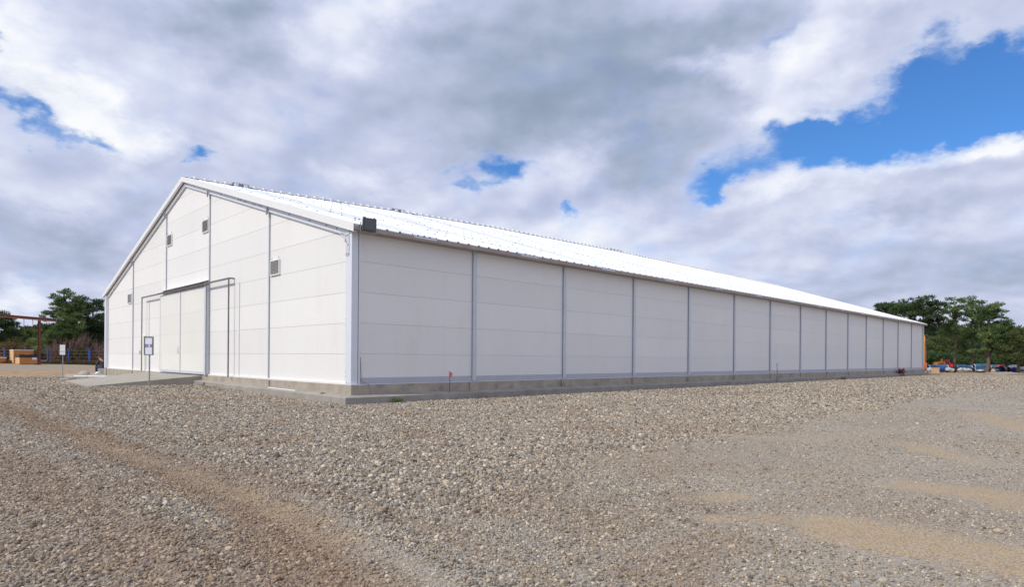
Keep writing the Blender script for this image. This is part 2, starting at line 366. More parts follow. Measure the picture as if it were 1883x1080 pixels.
c = q.mix(q.math('MULTIPLY', A['brown'], .62), c, (.25, .165, .10))
tn_n = q.mr(q.noise(P, 7., 8, .75).outputs[0], .35, .6, .25, 1.)
tn_f = q.mr(q.math('MULTIPLY_ADD', q.math('SUBTRACT', q.noise(P, 2.6, 9, .72).outputs[0], .5), 1.5, A['tan']), .25, .75, 0, 1, True)
c = q.mix(q.math('MULTIPLY', tn_f, tn_n), c, (.44, .335, .215))
dn = q.noise(P, .9, 8, .65).outputs[0]
dcol = q.ramp(dn, [(.3, (.17, .12, .07)), (.42, (.33, .225, .14)), (.52, (.44, .32, .21)), (.62, (.30, .22, .13)), (.72, (.20, .20, .09))])
c = q.mix(1., c, (1.01, .985, .945), 'MULTIPLY')
c = q.mix(A['dirt'], c, dcol)
q.l.new(c, bs.inputs['Base Color'])
h1 = q.math('MULTIPLY', q.mr(vb.outputs['Distance'], 0, .6, 1, 0, True), .03); h2 = q.math('MULTIPLY', q.mr(vs_.outputs['Distance'], 0, .6, 1, 0, True), .012)
hh = q.node('ShaderNodeMix', {0: A['coarse'], 2: h2, 3: h1}, data_type='FLOAT').outputs[0]
hh = q.math('ADD', hh, q.math('MULTIPLY', q.noise(P, 3., 6, .6).outputs[0], .02))
q.l.new(q.node('ShaderNodeBump', {'Strength': .9, 'Distance': 1.0, 'Height': hh}).outputs[0], bs.inputs['Normal'])
me.materials.append(gm)

# loose stones: points carrying size, turn and tint; stones instanced on them
def scatter():
    out_ = []
    def ring(r_a, r_b, dens, half=50, cmin=None):
        n_ = int(.5*(r_b**2-r_a**2)*2*radians(half)*dens)
        r_ = np.sqrt(rng.uniform(r_a**2, r_b**2, n_)); th = rng.uniform(-radians(half), radians(half), n_)+YAW
        return CP[0]+r_*np.cos(th), CP[1]+r_*np.sin(th), r_
    for ra, rb, dn_, which in ((2.6, 9.5, 1950, 'a'), (9.5, 15, 1150, 'a'), (15, 24, 430, 'a'), (5, 18, 720, 'c'), (18, 27, 520, 'c'), (24, 48, 75, 'a'), (27, 52, 125, 'c'), (52, 82, 60, 'c')):
        X, Y, R = ring(ra, rb, dn_)
        co, br_, tn, di, fi, d1 = masks(X, Y)
        u = rng.random(len(X))
        if which == 'a': keep = u < (1-.80*tn)*(1-.30*fi*ss(4, 10, R))*(1-.9*di)*(1-.45*co)
        else: keep = u < np.clip(co, .0, 1)*(1-.5*tn)
        keep &= ~((X > -.54) & (Y > -.52) & (X < 72.6)) & ~((X > -4.7) & (Y > 13.2) & (Y < 22) & (X < 0))
        X, Y, R, co, br_, tn, fi = [a_[keep] for a_ in (X, Y, R, co, br_, tn, fi)]
        if which == 'a': s_ = rng.lognormal(0, .38, len(X))*(.0098+.0035*ss(9, 20, R)+.008*ss(20, 40, R))*(1-.25*tn-.30*fi)
        else: s_ = rng.lognormal(0, .38, len(X))*(.0152+.010*ss(15, 35, R)+.008*ss(45, 70, R))
        s_ = np.clip(s_, .005, .048)
        out_.append((X, Y, s_, br_, tn, fi))
    return [np.concatenate(k) for k in zip(*out_)]
X, Y, s_, br_, tn, fi = scatter()
Z = gh(X, Y)+s_*rng.uniform(.0, .45, len(X))
N = len(X)
pm = bpy.data.meshes.new('loose_gravel'); pm.vertices.add(N); pm.vertices.foreach_set('co', np.stack([X, Y, Z], -1).reshape(-1).astype(np.float32))
def fattr(nm, a_, ty='FLOAT'):
    at = pm.attributes.new(nm, ty, 'POINT'); at.data.foreach_set('vector' if ty == 'FLOAT_VECTOR' else 'value', np.ascontiguousarray(a_).reshape(-1).astype(np.float32))
fattr('s', s_); fattr('brownness', np.clip(br_*.8, 0, 1)); fattr('tanness', np.clip(tn+.35*fi, 0, 1)); fattr('rot', np.stack([rng.normal(0, .5, N), rng.normal(0, .5, N), rng.uniform(0, 6.28, N)], -1), 'FLOAT_VECTOR')
gravel = bpy.data.objects.new('loose_gravel', pm); COL.objects.link(gravel)
tag(gravel, 'loose grey and tan pebbles spread over the yard', 'gravel', kind='stuff')
sm = bpy.data.materials.new('pebble'); sm.use_nodes = True; q = NT(sm.node_tree); bs = q.n['Principled BSDF']; bs.inputs['Roughness'].default_value = .85; bs.inputs['Specular IOR Level'].default_value = .3
rnd = q.node('ShaderNodeObjectInfo').outputs['Random']
c = q.ramp(rnd, [(0, (.085, .08, .07)), (.16, (.18, .155, .13)), (.32, (.34, .265, .19)), (.46, (.23, .225, .215)), (.60, (.41, .335, .245)), (.74, (.30, .30, .285)), (.88, (.50, .42, .32)), (1, (.68, .62, .54))])
c = q.mix(q.math('MULTIPLY', q.node('ShaderNodeAttribute', attribute_name='brownness', attribute_type='INSTANCER').outputs['Fac'], .62), c, (.25, .155, .09))
c = q.mix(q.math('MULTIPLY', q.node('ShaderNodeAttribute', attribute_name='tanness', attribute_type='INSTANCER').outputs['Fac'], .5), c, (.45, .39, .31))
c = q.mix(1., c, (1.01, .985, .94), 'MULTIPLY')
gn_ = q.noise(q.node('ShaderNodeTexCoord').outputs['Object'], 2.5, 4, .6).outputs[0]
f = q.mr(gn_, .3, .7, .8, 1.2); c = q.mix(1., c, q.node('ShaderNodeCombineColor', {0: f, 1: f, 2: f}).outputs[0], 'MULTIPLY')
q.l.new(c, bs.inputs['Base Color'])
stones = bpy.data.collections.new('pebble_shapes')
import bmesh
for k in range(9):
    bm = bmesh.new(); bmesh.ops.create_icosphere(bm, subdivisions=2, radius=1)
    ox = Vector((k*7.3, k*3.1, 2)); fl = random.uniform(.6, .9); el_ = random.uniform(.95, 1.4)
    for v in bm.verts:
        d = 1+.34*mn.noise(v.co*1.1+ox)+.14*mn.noise(v.co*2.6+ox)
        v.co = Vector((v.co.x*d*el_, v.co.y*d, v.co.z*d*fl))
    rk = random.Random(k)                      # broken flat facets
    for _ in range(7):
        nrm = Vector((rk.gauss(0, 1), rk.gauss(0, 1), rk.gauss(0, .8))).normalized(); lim = rk.uniform(.52, .8)
        for v in bm.verts:
            h_ = v.co.dot(nrm)
            if h_ > lim: v.co -= nrm*(h_-lim)*.85
    for f_ in bm.faces: f_.smooth = k % 3 != 0
    mm = bpy.data.meshes.new('pebble_shape'); bm.to_mesh(mm); bm.free(); mm.materials.append(sm)
    stones.objects.link(bpy.data.objects.new('pebble_shape', mm))
ng = bpy.data.node_groups.new('scatter_pebbles', 'GeometryNodeTree')
ng.interface.new_socket('Geometry', in_out='INPUT', socket_type='NodeSocketGeometry'); ng.interface.new_socket('Geometry', in_out='OUTPUT', socket_type='NodeSocketGeometry')
gi = ng.nodes.new('NodeGroupInput'); go = ng.nodes.new('NodeGroupOutput')
ci = ng.nodes.new('GeometryNodeCollectionInfo'); ci.inputs['Collection'].default_value = stones; ci.inputs['Separate Children'].default_value = True; ci.inputs['Reset Children'].default_value = True
ip = ng.nodes.new('GeometryNodeInstanceOnPoints'); ip.inputs['Pick Instance'].default_value = True
def na(nm, ty):
    n_ = ng.nodes.new('GeometryNodeInputNamedAttribute'); n_.data_type = ty; n_.inputs[0].default_value = nm; return n_.outputs[0]
ri = ng.nodes.new('FunctionNodeRandomValue'); ri.data_type = 'INT'; ri.inputs[4].default_value = 0; ri.inputs[5].default_value = 8
er = ng.nodes.new('FunctionNodeEulerToRotation')
L = ng.links.new
L(gi.outputs[0], ip.inputs['Points']); L(ci.outputs[0], ip.inputs['Instance']); L(ri.outputs[2], ip.inputs['Instance Index'])
L(na('rot', 'FLOAT_VECTOR'), er.inputs[0]); L(er.outputs[0], ip.inputs['Rotation']); L(na('s', 'FLOAT'), ip.inputs['Scale']); L(ip.outputs[0], go.inputs[0])
gmod = gravel.modifiers.new('scatter', 'NODES'); gmod.node_group = ng

# ------------------------------------------------------------------ the warehouse
GY_ = [0., 6.25, 12.76, 19.26, 25.79, 32.23]
SX = [0., 5.135, 10.327, 15.596, 20.882, 26.286, 31.491, 36.681, 41.838, 46.918, 51.784, 56.876, 61.905, 66.94, 71.67]
WY = 32.23; LX = SX[-1]; EH = 4.96; RH = 9.53; SL = (RH-EH)/(WY/2)
def rl(y): return EH+SL*min(y, WY-y)            # wall top line on the gable
wh = empty('warehouse', (0, 0, 0), 'long white sandwich panel warehouse with low pitched roof in gravel yard', 'warehouse')
def clip(poly, f):
    o_ = []
    for a_, b_ in zip(poly, poly[1:]+poly[:1]):
        fa_, fb_ = f(a_), f(b_)
        if fa_ >= 0: o_.append(a_)
        if (fa_ >= 0) != (fb_ >= 0):
            k = fa_/(fa_-fb_); o_.append((a_[0]+(b_[0]-a_[0])*k, a_[1]+(b_[1]-a_[1])*k))
    return o_
GAP = .005
def gable(x0, dx, name):
    m = MB()
    for a_, b_ in zip(GY_[:-1], GY_[1:]):
        for k in range(10):
            p = [(a_+.004, k+GAP), (b_-.004, k+GAP), (b_-.004, k+1-GAP), (a_+.004, k+1-GAP)]
            p = clip(p, lambda v: EH+SL*v[0]-v[1]); p = clip(p, lambda v: EH+SL*(WY-v[0])-v[1]) if p else p
            if len(p) > 2: m.prism([(x0, y, z) for y, z in p], (dx, 0, 0))
    e = .018 if dx > 0 else -.018
    m.prism([(x0+e, 0.02, 0), (x0+e, WY-.02, 0), (x0+e, WY-.02, EH), (x0+e, WY/2, RH), (x0+e, .02, EH)], (dx-2*e, 0, 0), 1)
    return m.build(name, [MT['panel'], MT['joint']], wh)
gable(0, .1, 'gable_wall'); gable(LX, -.1, 'gable_wall')
def side(y0, dy):
    m = MB()
    for a_, b_ in zip(SX[:-1], SX[1:]):
        for k in range(5): m.box(a_+(.1 if a_ == 0 else .004), b_-.004, y0, y0+dy, k+GAP, k+1-GAP if k < 4 else EH)
    e = .018 if dy > 0 else -.018
    m.box(.12, LX-.02, y0+e, y0+dy-e, 0, EH-.02, 1)
    return m.build('side_wall', [MT['panel'], MT['joint']], wh)
side(0, .1); side(WY, -.1)
# base drip flashing along the side and the gable
m = MB(); m.prism([(.12, -.004, .22), (.12, -.05, .07), (.12, -.05, .02), (.12, -.004, .02)], (LX-.14, 0, 0)); m.build('base_flashing', mat('grey_base_flashing', (.42, .42, .45), .6, var=.05), wh)
m = MB(); m.box(.12, LX, -.12, -.052, .0, .022); m.build('base_drip', MT['steel_w'], wh)
for ya, yb in ((.22, 12.7), (20., WY)): m = MB(); m.box(-.075, -.004, ya, yb, -.003, .05); m.build('base_flashing', MT['trim'], wh)
# plinth and slab
m = MB(); m.box(-.10, .3, -.16, WY+.1, -.60, -.005); m.box(.3, LX+.1, -.14, .3, -.60, -.007); m.box(LX-.2, LX+.1, .3, WY, -.6, -.009); m.box(.3, LX, WY-.2, WY+.1, -.6, -.011)
for x in SX[1:]: m.box(x-.32, x+.32, -.21, -.13, -.60, -.004)
m.box(-.16, .52, -.21, .55, -.60, -.003)
for y in GY_[1:2]+GY_[4:]: m.box(-.15, -.09, y-.3, y+.3, -.60, -.004)
m.build('plinth', MT['conc'], wh, bevel=.012)
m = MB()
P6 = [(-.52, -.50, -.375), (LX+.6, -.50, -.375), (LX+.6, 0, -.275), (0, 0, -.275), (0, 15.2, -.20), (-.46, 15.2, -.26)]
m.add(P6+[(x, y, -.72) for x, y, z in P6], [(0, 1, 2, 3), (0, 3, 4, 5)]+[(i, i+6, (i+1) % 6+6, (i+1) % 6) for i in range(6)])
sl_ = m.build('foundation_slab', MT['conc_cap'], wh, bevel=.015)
# posts
def ibeam_side(x, top):
    m = MB(); m.box(x-.09, x+.09, -.066, -.052, .02, top); m.box(x-.008, x+.008, -.052, -.016, .02, top); m.box(x-.10, x+.10, -.016, -.003, .02, top)
    m.box(x-.14, x+.14, -.13, -.003, .0, .022)                                 # foot plate
    for dx in (-.06, .06): m.box(x+dx-.016, x+dx+.016, -.115, -.085, .022, .055)
    m.box(x-.065, x+.065, -.076, -.066, top-.42, top-.12)
    return m.build('wall_post', MT['steel'], wh)
for x in SX[1:-1]: ibeam_side(x, EH)
m = MB(); m.box(LX-.15, LX+.1, -.12, -.002, .02, EH); m.build('corner_post', MT['steel'], wh)
m = MB(); m.box(-.12, .11, -.13, .24, .022, EH-.01); m.box(.11, .15, -.06, -.004, .02, EH); m.box(-.16, .2, -.19, .3, -.001, .02)
for yy in (-.02, .12): m.box(-.155, -.125, yy-.02, yy+.02, .022, .09)
for zz in (.25, .4, 1.9, 2.1): m.box(-.126, -.12, .20, .22, zz, zz+.03, 1)
m.build('corner_post', [MT['steel_w'], MT['mid_steel']], wh)
m = MB(); m.box(.175, .235, -.075, -.003, .03, EH); m.build('corner_trim', MT['trim'], wh)
m = MB(); m.box(-.17, .0, WY-.24, WY+.10, .02, EH); m.build('corner_post', MT['steel_w'], wh)
for y in GY_[1:-1]:
    m = MB(); zb = .02 if not 12.7 < y < 19.8 else 4.3
    m.box(-.055, -.043, y-.038, y+.038, zb, rl(y)-.05); m.box(-.043, -.004, y-.007, y+.007, zb, rl(y)-.05)
    if zb < 1: m.box(-.10, -.004, y-.10, y+.10, .0, .018)
    m.build('gable_post', MT['steel'], wh)
    m = MB(); m.box(-.16, -.125, y-.045, y+.045, rl(y)-.30, rl(y)-.02); m.build('post_cleat', MT['mid_steel'], wh)
# gable rafter, rake flashing
OV = .42
BX = [-.3, 4.4, 11.8, 20, 35, 50, 72.3]; BZ = [.10, .24, .52, .76, .93, .93, .85]   # the ridge stands a little higher away from the gable
def rz(y, x=-.2):
    q_ = min(y, WY-y); return 5.06+SL*(q_+OV)+float(np.interp(x, BX, BZ))*max(0, q_+OV)/(WY/2+OV)        # top of roof sheet
def slopebar(x0, x1, off_t, off_b, ya, yb, m, mi=0):
    """bar following the roof line between ya and yb (same side), top at rz-off_t, bottom at rz-off_b"""
    m.prism([(x0, ya, rz(ya)-off_b), (x0, ya, rz(ya)-off_t), (x0, yb, rz(yb)-off_t), (x0, yb, rz(yb)-off_b)], (x1-x0, 0, 0), mi)
mid = WY/2
for (ya, yb) in ((-OV, mid), (WY+OV, mid)):
    m = MB(); slopebar(-.24, -.225, -.03, .22, ya, yb, m); slopebar(-.225, .12, -.03, -.012, ya, yb, m); slopebar(-.225, -.13, .205, .22, ya, yb, m)
    m.build('rake_flashing', MT['trim'], wh)
    m = MB(); ya2 = .05 if ya < 1 else WY-.05
    slopebar(-.085, -.072, .24, .43, ya2, yb, m); slopebar(-.072, -.002, .415, .43, ya2, yb, m); slopebar(-.02, -.002, .24, .415, ya2, yb, m)
    if ya < 1:
        for y in (.9, 1.6, 6.9, 7.1, 7.5, 7.7, 8.4, 8.6, 9, 9.2, 4.4, 2.8, 11.2, 13.4, 15.8, 15.95): m.box(-.10, -.085, y-.025, y+.025, rz(y)-.33, rz(y)-.28, 1)
    m.build('gable_rafter', [MT['steel_w'], MT['mid_steel']], wh)
    m = MB(); slopebar(-.075, -.004, .433, .45, ya2, yb, m); m.build('rafter_seal', MT['steel'], wh)
m = MB(); m.prism([(-.138, .22, 4.15), (-.138, .02, 4.15), (-.138, .02, 4.86), (-.138, .55, 4.98), (-.138, .55, 4.80), (-.138, .22, 4.70)], (.014, 0, 0))
for y, z in ((.06, 4.2), (.18, 4.2), (.07, 4.5), (.17, 4.6), (.08, 4.8), (.2, 4.8), (.35, 4.86), (.47, 4.9)): m.tube([(-.139, y, z), (-.155, y, z)], .02, 6, 1, smooth=False)
m.build('haunch_plate', [MT['steel'], MT['dark_steel']], wh)
# roof: profiled sheet as one strip per slope, ribs down the slope; translucent sheets mid-bay
def profile(x0, x1, pitch, rw, rh):
    """(x, dz) points of a trapezoidal sheet"""
    p = [(x0, 0)]; k = math.ceil((x0+.05)/pitch)
    while k*pitch < x1-.08:
        c_ = k*pitch
        if c_-rw > x0: p += [(c_-rw, 0), (c_-rw*.45, rh), (c_+rw*.45, rh), (c_+rw, 0)]
        k += 1
    return p+[(x1, 0)]
RL = [((a_+b_)/2-.5, (a_+b_)/2+.5) for a_, b_ in zip(SX[:-1], SX[1:])]
for sgn in (0, 1):
    def yy(y): return y if sgn == 0 else WY-y
    m = MB(); ml = []
    edges = [-.21]+[e for r_ in RL for e in r_]+[LX+.22]
    for i in range(len(edges)-1):
        a_, b_ = edges[i], edges[i+1]; light = i % 2 == 1
        pr = profile(a_, b_, .5 if not light else .25, .06 if not light else .045, .032 if not light else .026)
        mm_ = MB() if light else m
        ys = [-OV-(0.0 if not light else -.02), 5.4, 5.401, 10.8, 10.801, mid]
        n_ = len(pr)
        for j in range(0, len(ys), 2):
            lift = .0+(.006 if j else 0)
            top = [(x, yy(ys[j]), rz(ys[j], x)+dz+(.014 if j else 0)) for x, dz in pr]; bot = [(x, yy(ys[j+1]), rz(ys[j+1], x)+dz) for x, dz in pr]
            f_ = [(k, k+1, n_+k+1, n_+k) for k in range(n_-1)]
            mm_.add(top+bot, f_ if sgn == 0 else [g[::-1] for g in f_])
            # sheet edge thickness
            lo = [(x, yy(ys[j]), z-.03) for x, _, z in [(v[0], 0, v[2]) for v in top]]
            mm_.add(top+lo, [(k, n_+k, n_+k+1, k+1) for k in range(n_-1)])
        if light: ml.append(mm_)
    if sgn == 0:
        for x in np.arange(.5, 40, .5):
            for y in (1.6, 3.4, 5.2, 7.0, 8.8, 10.6, 12.4, 14.2):
                if random.random() < .55: m.box(x-.018, x+.018, y-.02, y+.02, rz(y, x)+.035, rz(y, x)+.064, 1)
        for y in (2.6, 2.9, 3.2, 3.5): m.box(2.1, 2.16, y, y+.05, rz(y, 2)+.0, rz(y, 2)+.05, 1)
    roof = m.build('roof', [MT['roof'], MT['mid_steel']], wh)
    for k, mm_ in enumerate(ml): mm_.build('rooflight', MT['rooflight'], wh)
    # underside
    m = MB(); xs_ = [-.2]+BX[1:-1]+[LX+.2]; ya_, yb_ = -OV+.02, mid
    vs_d = [p for x in xs_ for p in ((x, yy(ya_), rz(ya_, x)-.035), (x, yy(yb_), rz(yb_, x)-.035), (x, yy(yb_), rz(yb_, x)-.12), (x, yy(ya_), rz(ya_, x)-.12))]
    fs_d = [(4*i+a, 4*i+(a+1) % 4, 4*i+4+(a+1) % 4, 4*i+4+a) for i in range(len(xs_)-1) for a in range(4)]+[(0, 1, 2, 3), (4*len(xs_)-1, 4*len(xs_)-2, 4*len(xs_)-3, 4*len(xs_)-4)]
    m.add(vs_d, fs_d if sgn == 0 else [f_[::-1] for f_ in fs_d]); m.build('roof_deck', MT['trim'], wh)
    m = MB()
    cuts = [-.2]+[e for r_ in RL for e in r_]+[LX+.2]
    for i in range(0, len(cuts)-1): 
        a_, b_ = cuts[i], cuts[i+1]
        hgt = .0 if i % 2 == 0 else -.05
        m.box(a_+.003, b_-.003, yy(-OV-.012-(.01 if i % 2 == 0 else 0)), yy(-OV+.015), 4.90, rz(-OV)-.032+hgt)
    m.box(-.19, LX+.19, yy(-OV+.02), yy(.0), 4.90, 4.925)
    if sgn == 0:
        for x in np.arange(.5, LX, .5): m.tube([(x, -OV-.005, rz(-OV)+.015), (x, -OV-.025, rz(-OV)+.015)], .022, 6, smooth=False)
    m.build('eaves_fascia', MT['fascia'], wh)
m = MB(); xs_ = [-.2]+list(np.arange(.25, LX, .5))+[LX+.2]
rows = []
for i, x in enumerate(xs_):
    z = rz(mid, x); rows += [(x, mid-.28, z-.02), (x, mid, z+.07), (x, mid+.28, z-.02)]
m.add(rows, [(3*i+a_, 3*i+3+a_, 3*i+4+a_, 3*i+1+a_) for i in range(len(xs_)-1) for a_ in (0, 1)])
for x in xs_[1:-1]: m.box(x, x+.17, mid-.36, mid-.08, rz(mid, x)-.06, rz(mid, x)+.055)
m.build('ridge_cap', MT['roof'], wh)
def ridge_x(x): return float(py_(x, 345, mid)[0])
for (xa, xb, y) in ((425, 456, 344), (718, 742, 388), (1118, 1140, 468)):
    a_ = py_(xa, y-4, mid)[0]; b_ = py_(xb, y+2, mid)[0]
    m = MB(); zz = rz(mid, (a_+b_)/2)
    dz_ = (rz(mid, b_)-rz(mid, a_)); dx_ = b_-a_
    m.prism([(a_, mid-.16, rz(mid, a_)+.03), (a_, mid-.16, rz(mid, a_)+.11), (a_, mid+.16, rz(mid, a_)+.11), (a_, mid+.16, rz(mid, a_)+.03)], (dx_, 0, dz_))
    for k in range(6):
        f_ = (k+.3)/6; m.box(a_+dx_*f_, a_+dx_*(f_+.06), mid-.2, mid+.2, rz(mid, a_+dx_*f_)+.02, rz(mid, a_+dx_*f_)+.135)
    m.build('ridge_vent', MT['mid_steel'], wh)
# screw rows on the near slope
# big sliding door, its track frame and canopy
def leaf(y0, y1):
    m = MB()
    for k in range(4):
        z1 = k+1-.007 if k < 3 else 4.12
        m.box(-.15, -.10, y0+.05, y1-.05, max(k+.007, .05), z1)
    m.box(-.143, -.105, y0+.05, y1-.05, .05, 4.1, 2)
    for a_, b_ in ((y0, y0+.06), (y1-.06, y1)): m.box(-.16, -.095, a_+.002, b_, .03, 4.14, 1)
    m.box(-.16, -.095, y0+.062, y1-.062, .03, .16, 1); m.box(-.16, -.095, y0+.062, y1-.062, 4.09, 4.14, 1)
    return m.build('sliding_door', [MT['door'], MT['steel'], MT['joint']], wh)
l1 = leaf(12.98, 16.42); l2 = leaf(16.46, 19.85)
m = MB(); m.tube([(-.16, 16.62, 1.0), (-.21, 16.62, 1.05), (-.21, 16.62, 1.3), (-.16, 16.62, 1.35)], .012, 6)
m.build('handle', MT['mid_steel'], l2)
m = MB(); m.box(-.27, -.21, 9.78, 23.02, 4.20, 4.27); m.box(-.20, -.02, 9.78, 9.86, 4.22, 4.28)
m.box(-.27, -.22, 9.78, 9.83, -.01, 4.20); m.box(-.27, -.22, 22.95, 23.0, -.01, 4.20); m.box(-.185, -.16, 12.72, 12.755, -.01, 4.197)
m.build('door_track', MT['dark_steel'], wh)
m = MB(); m.box(-.172, -.005, 12.757, 12.975, 0, 4.18); m.build('door_jamb', MT['steel'], wh)
m = MB(); m.prism([(-.005, 12.75, 4.46), (-.36, 12.75, 4.33), (-.36, 12.75, 4.31), (-.005, 12.75, 4.44)], (0, 7.2, 0)); m.build('door_canopy', MT['trim'], wh)
m = MB()
for y in (9.2, 22.4): m = MB(); m.box(-.035, -.003, y, y+.05, .05, 4.05); m.build('door_stop', MT['trim'], wh)
# person door with handle, step
m = MB(); m.box(-.045, -.003, 23.1, 24.2, .02, 2.09); m.box(-.055, -.045, 23.12, 24.18, .03, 2.07)
pdr = m.build('door', MT['pdoor'], wh)
m = MB(); m.box(-.085, -.055, 24.0, 24.06, .95, 1.2); m.tube([(-.07, 24.03, 1.1), (-.12, 24.03, 1.1), (-.12, 23.88, 1.1)], .014, 6); m.build('handle', MT['mid_steel'], pdr)
# louvred wall vents
for (ya, yb, z) in ((5.30, 6.12, 4.02), (12.90, 13.72, 6.72), (18.30, 19.12, 6.75), (26.1, 26.95, 4.12)):
    m = MB(); h_ = .60
    m.box(-.06, -.002, ya, ya+.04, z, z+h_); m.box(-.06, -.002, yb-.04, yb, z, z+h_); m.box(-.06, -.002, ya+.04, yb-.04, z, z+.04); m.box(-.06, -.002, ya+.04, yb-.04, z+h_-.04, z+h_)
    for yy_ in (ya+.1, yb-.12): m.box(-.05, -.02, yy_, yy_+.025, z+h_, z+h_+.12)
    v_ = m.build('wall_vent', MT['trim'], wh)
    m = MB()
    n_ = 9
    for k in range(n_):
        zz = z+.05+k*(h_-.1)/n_; m.obox((-.035, (ya+yb)/2, zz+.025), (.018, 0, .016), (0, (yb-ya)/2-.042, 0), (.002, 0, -.003))
    m.box(-.012, -.004, ya+.042, yb-.042, z+.042, z+h_-.042, 1)
    m.build('louvre', [MT['vent'], MT['mid_steel']], v_)
# cable beside the near corner
m = MB(); m.tube([(.25, -.06, .9), (.27, -.10, .12), (.48, -.24, .02), (.56, -.235, -.2), (.56, -.24, -.37)], .015, 6); m.build('cable', MT['mid_steel'], wh)

# floodlight on the near corner of the roof
fl_ = empty('floodlight', (.22, -.52, 4.80), 'dark grey square floodlight on the near corner of the roof edge', 'floodlight')
c0 = Vector((.24, -.56, 5.10)); fwd = Vector((-.05, -.99, -.14)).normalized(); rt = fwd.cross(Vector((0, 0, 1))).normalized(); up = rt.cross(fwd)
m = MB(); m.obox(c0, rt*.235, up*.20, fwd*.035)
P_ = [c0-fwd*.035+rt*sx*.22+up*sz*.17 for sx, sz in ((-1, -1), (1, -1), (1, 1), (-1, 1))]; Q_ = [c0-fwd*.20+rt*sx*.10+up*sz*.08 for sx, sz in ((-1, -1), (1, -1), (1, 1), (-1, 1))]
m.add(P_+Q_, [(0, 1, 5, 4), (1, 2, 6, 5), (2, 3, 7, 6), (3, 0, 4, 7), (4, 5, 6, 7)])
for sx in (-.17, .17): m.obox(c0+rt*sx+up*.215, rt*.022, up*.018, fwd*.03)
m.build('housing', MT['lampgrey'], fl_, bevel=.015)
m = MB(); m.obox(c0+fwd*.038, rt*.19, up*.16, fwd*.003); m.build('lens', mat('lamp_lens', (.12, .12, .14), .35), fl_)
m = MB()
for sx in (-1, 1): m.obox(c0+rt*sx*.27-up*.11-fwd*.05, rt*.008, up*.16, fwd*.02)
m.obox(c0-up*.27-fwd*.05, rt*.27, up*.008, fwd*.02); m.build('bracket', MT['mid_steel'], fl_)

# concrete ramp up to the sliding door
rp = MB()
A_ = [(-4.62, 13.45, -.415), (-4.15, 21.3, -.43), (-.101, 22.2, -.035), (-.101, 13.45, -.035)]
B_ = [(x, y, -.75) for x, y, z in A_]
rp.add(A_+B_, [(0, 3, 2, 1), (0, 4, 7, 3), (3, 7, 6, 2), (2, 6, 5, 1), (1, 5, 4, 0)])
ramp = rp.build('concrete_ramp', MT['conc_l'], bevel=.015); tag(ramp, 'low concrete ramp sloping up to the big sliding door', 'ramp')
m = MB(); m.box(-1.0, -.155, 22.35, 24.5, -.46, -.20); o = m.build('concrete_step', MT['conc'], bevel=.012); tag(o, 'rough concrete step below the small white door', 'step')
def gz(x, y): return float(gh(np.array([float(x)]), np.array([float(y)]))[0])
m = MB(); m.prism([(-3.4, 26.0, -.40), (-.3, 24.6, -.40), (-.3, 34.0, -.40), (-2.2, 33.5, -.40)], (0, 0, -.10)); o = m.build('concrete_path', MT['conc_l']); tag(o, 'thin strip of pale concrete beside the far corner of the warehouse', 'path', kind='structure')

# ------------------------------------------------------------------ signs
def sign(base, h0, h1, w, face, label, text, framed):
    e = empty('sign', base, label, 'sign')
    bx, by, bz = base; f_ = Vector(face).normalized(); r_ = f_.cross(Vector((0, 0, 1))).normalized(); Z_ = Vector((0, 0, 1)); c_ = Vector(base)
    r_ = -r_
    m = MB(); m.tube([c_-Z_*.1-f_*.05, c_+Z_*(h0+.25)-f_*.05], .03 if framed else .022, 8); m.build('pole', MT['mid_steel'], e)
    cc = c_+Z_*((h0+h1)/2); hh_ = (h1-h0)/2
    m = MB(); m.obox(cc, r_*(w/2), Z_*hh_, f_*.012); m.build('board', MT['paper'] if framed else MT['white'], e)
    if framed:
        m = MB()
        for s in (-1, 1): m.obox(cc+r_*s*(w/2+.018)+f_*.003, r_*.022, Z_*(hh_+.04), f_*.026)
        for s in (-1, 1): m.obox(cc+Z_*s*(hh_+.018)+f_*.003, r_*(w/2), Z_*.022, f_*.024)
        m.build('frame', MT['dark_steel'], e)
    if text:
        cu = bpy.data.curves.new('lettering', 'FONT'); cu.body = text; cu.size = .20; cu.extrude = .002; cu.align_x = 'CENTER'; cu.align_y = 'CENTER'
        tmp = bpy.data.objects.new('lettering_src', cu); COL.objects.link(tmp)
        bpy.context.view_layer.update()
        me_ = bpy.data.meshes.new_from_object(tmp.evaluated_get(bpy.context.evaluated_depsgraph_get())); me_.name = 'lettering'
        COL.objects.unlink(tmp); bpy.data.objects.remove(tmp)
        xs = [v.co.x for v in me_.vertices]; k = (w*.92)/(max(xs)-min(xs))
        R_ = Matrix((-r_, Z_, f_)).transposed()
        for v in me_.vertices: v.co = (R_ @ Vector((v.co.x*k, v.co.y*k*2.3, v.co.z)))
        o = bpy.data.objects.new('lettering', me_); COL.objects.link(o); o.parent = e; me_.materials.append(mat('sign_ink', (.07, .09, .16), .6))
        o.location = cc+f_*.018-Vector(base)
    else:
        m = MB(); m.obox(cc-Z_*.1+f_*.014, r_*(w*.38), Z_*.04, f_*.002); m.build('lettering', MT['steel'], e)
    return e
bx_, by_ = px_(273, 711, -1.85)[:2]
pb = pz(273, 711, -.44); k = (np.array(pb)-CP)@fw
h_t = pd(276, 621, k)[2]-pb[2]; h_b = pd(276, 652, k)[2]-pb[2]
sign((pb[0], pb[1], pb[2]), h_b, h_t, .36, (-.80, -.60, 0), 'framed white notice sign on a grey pole in front of the ramp', 'NC 1020', True)
pb = pz(114.5, 695, -.44); k = (np.array(pb)-CP)@fw
h_t = pd(114.5, 634.5, k)[2]-pb[2]; h_b = pd(114.5, 653, k)[2]-pb[2]
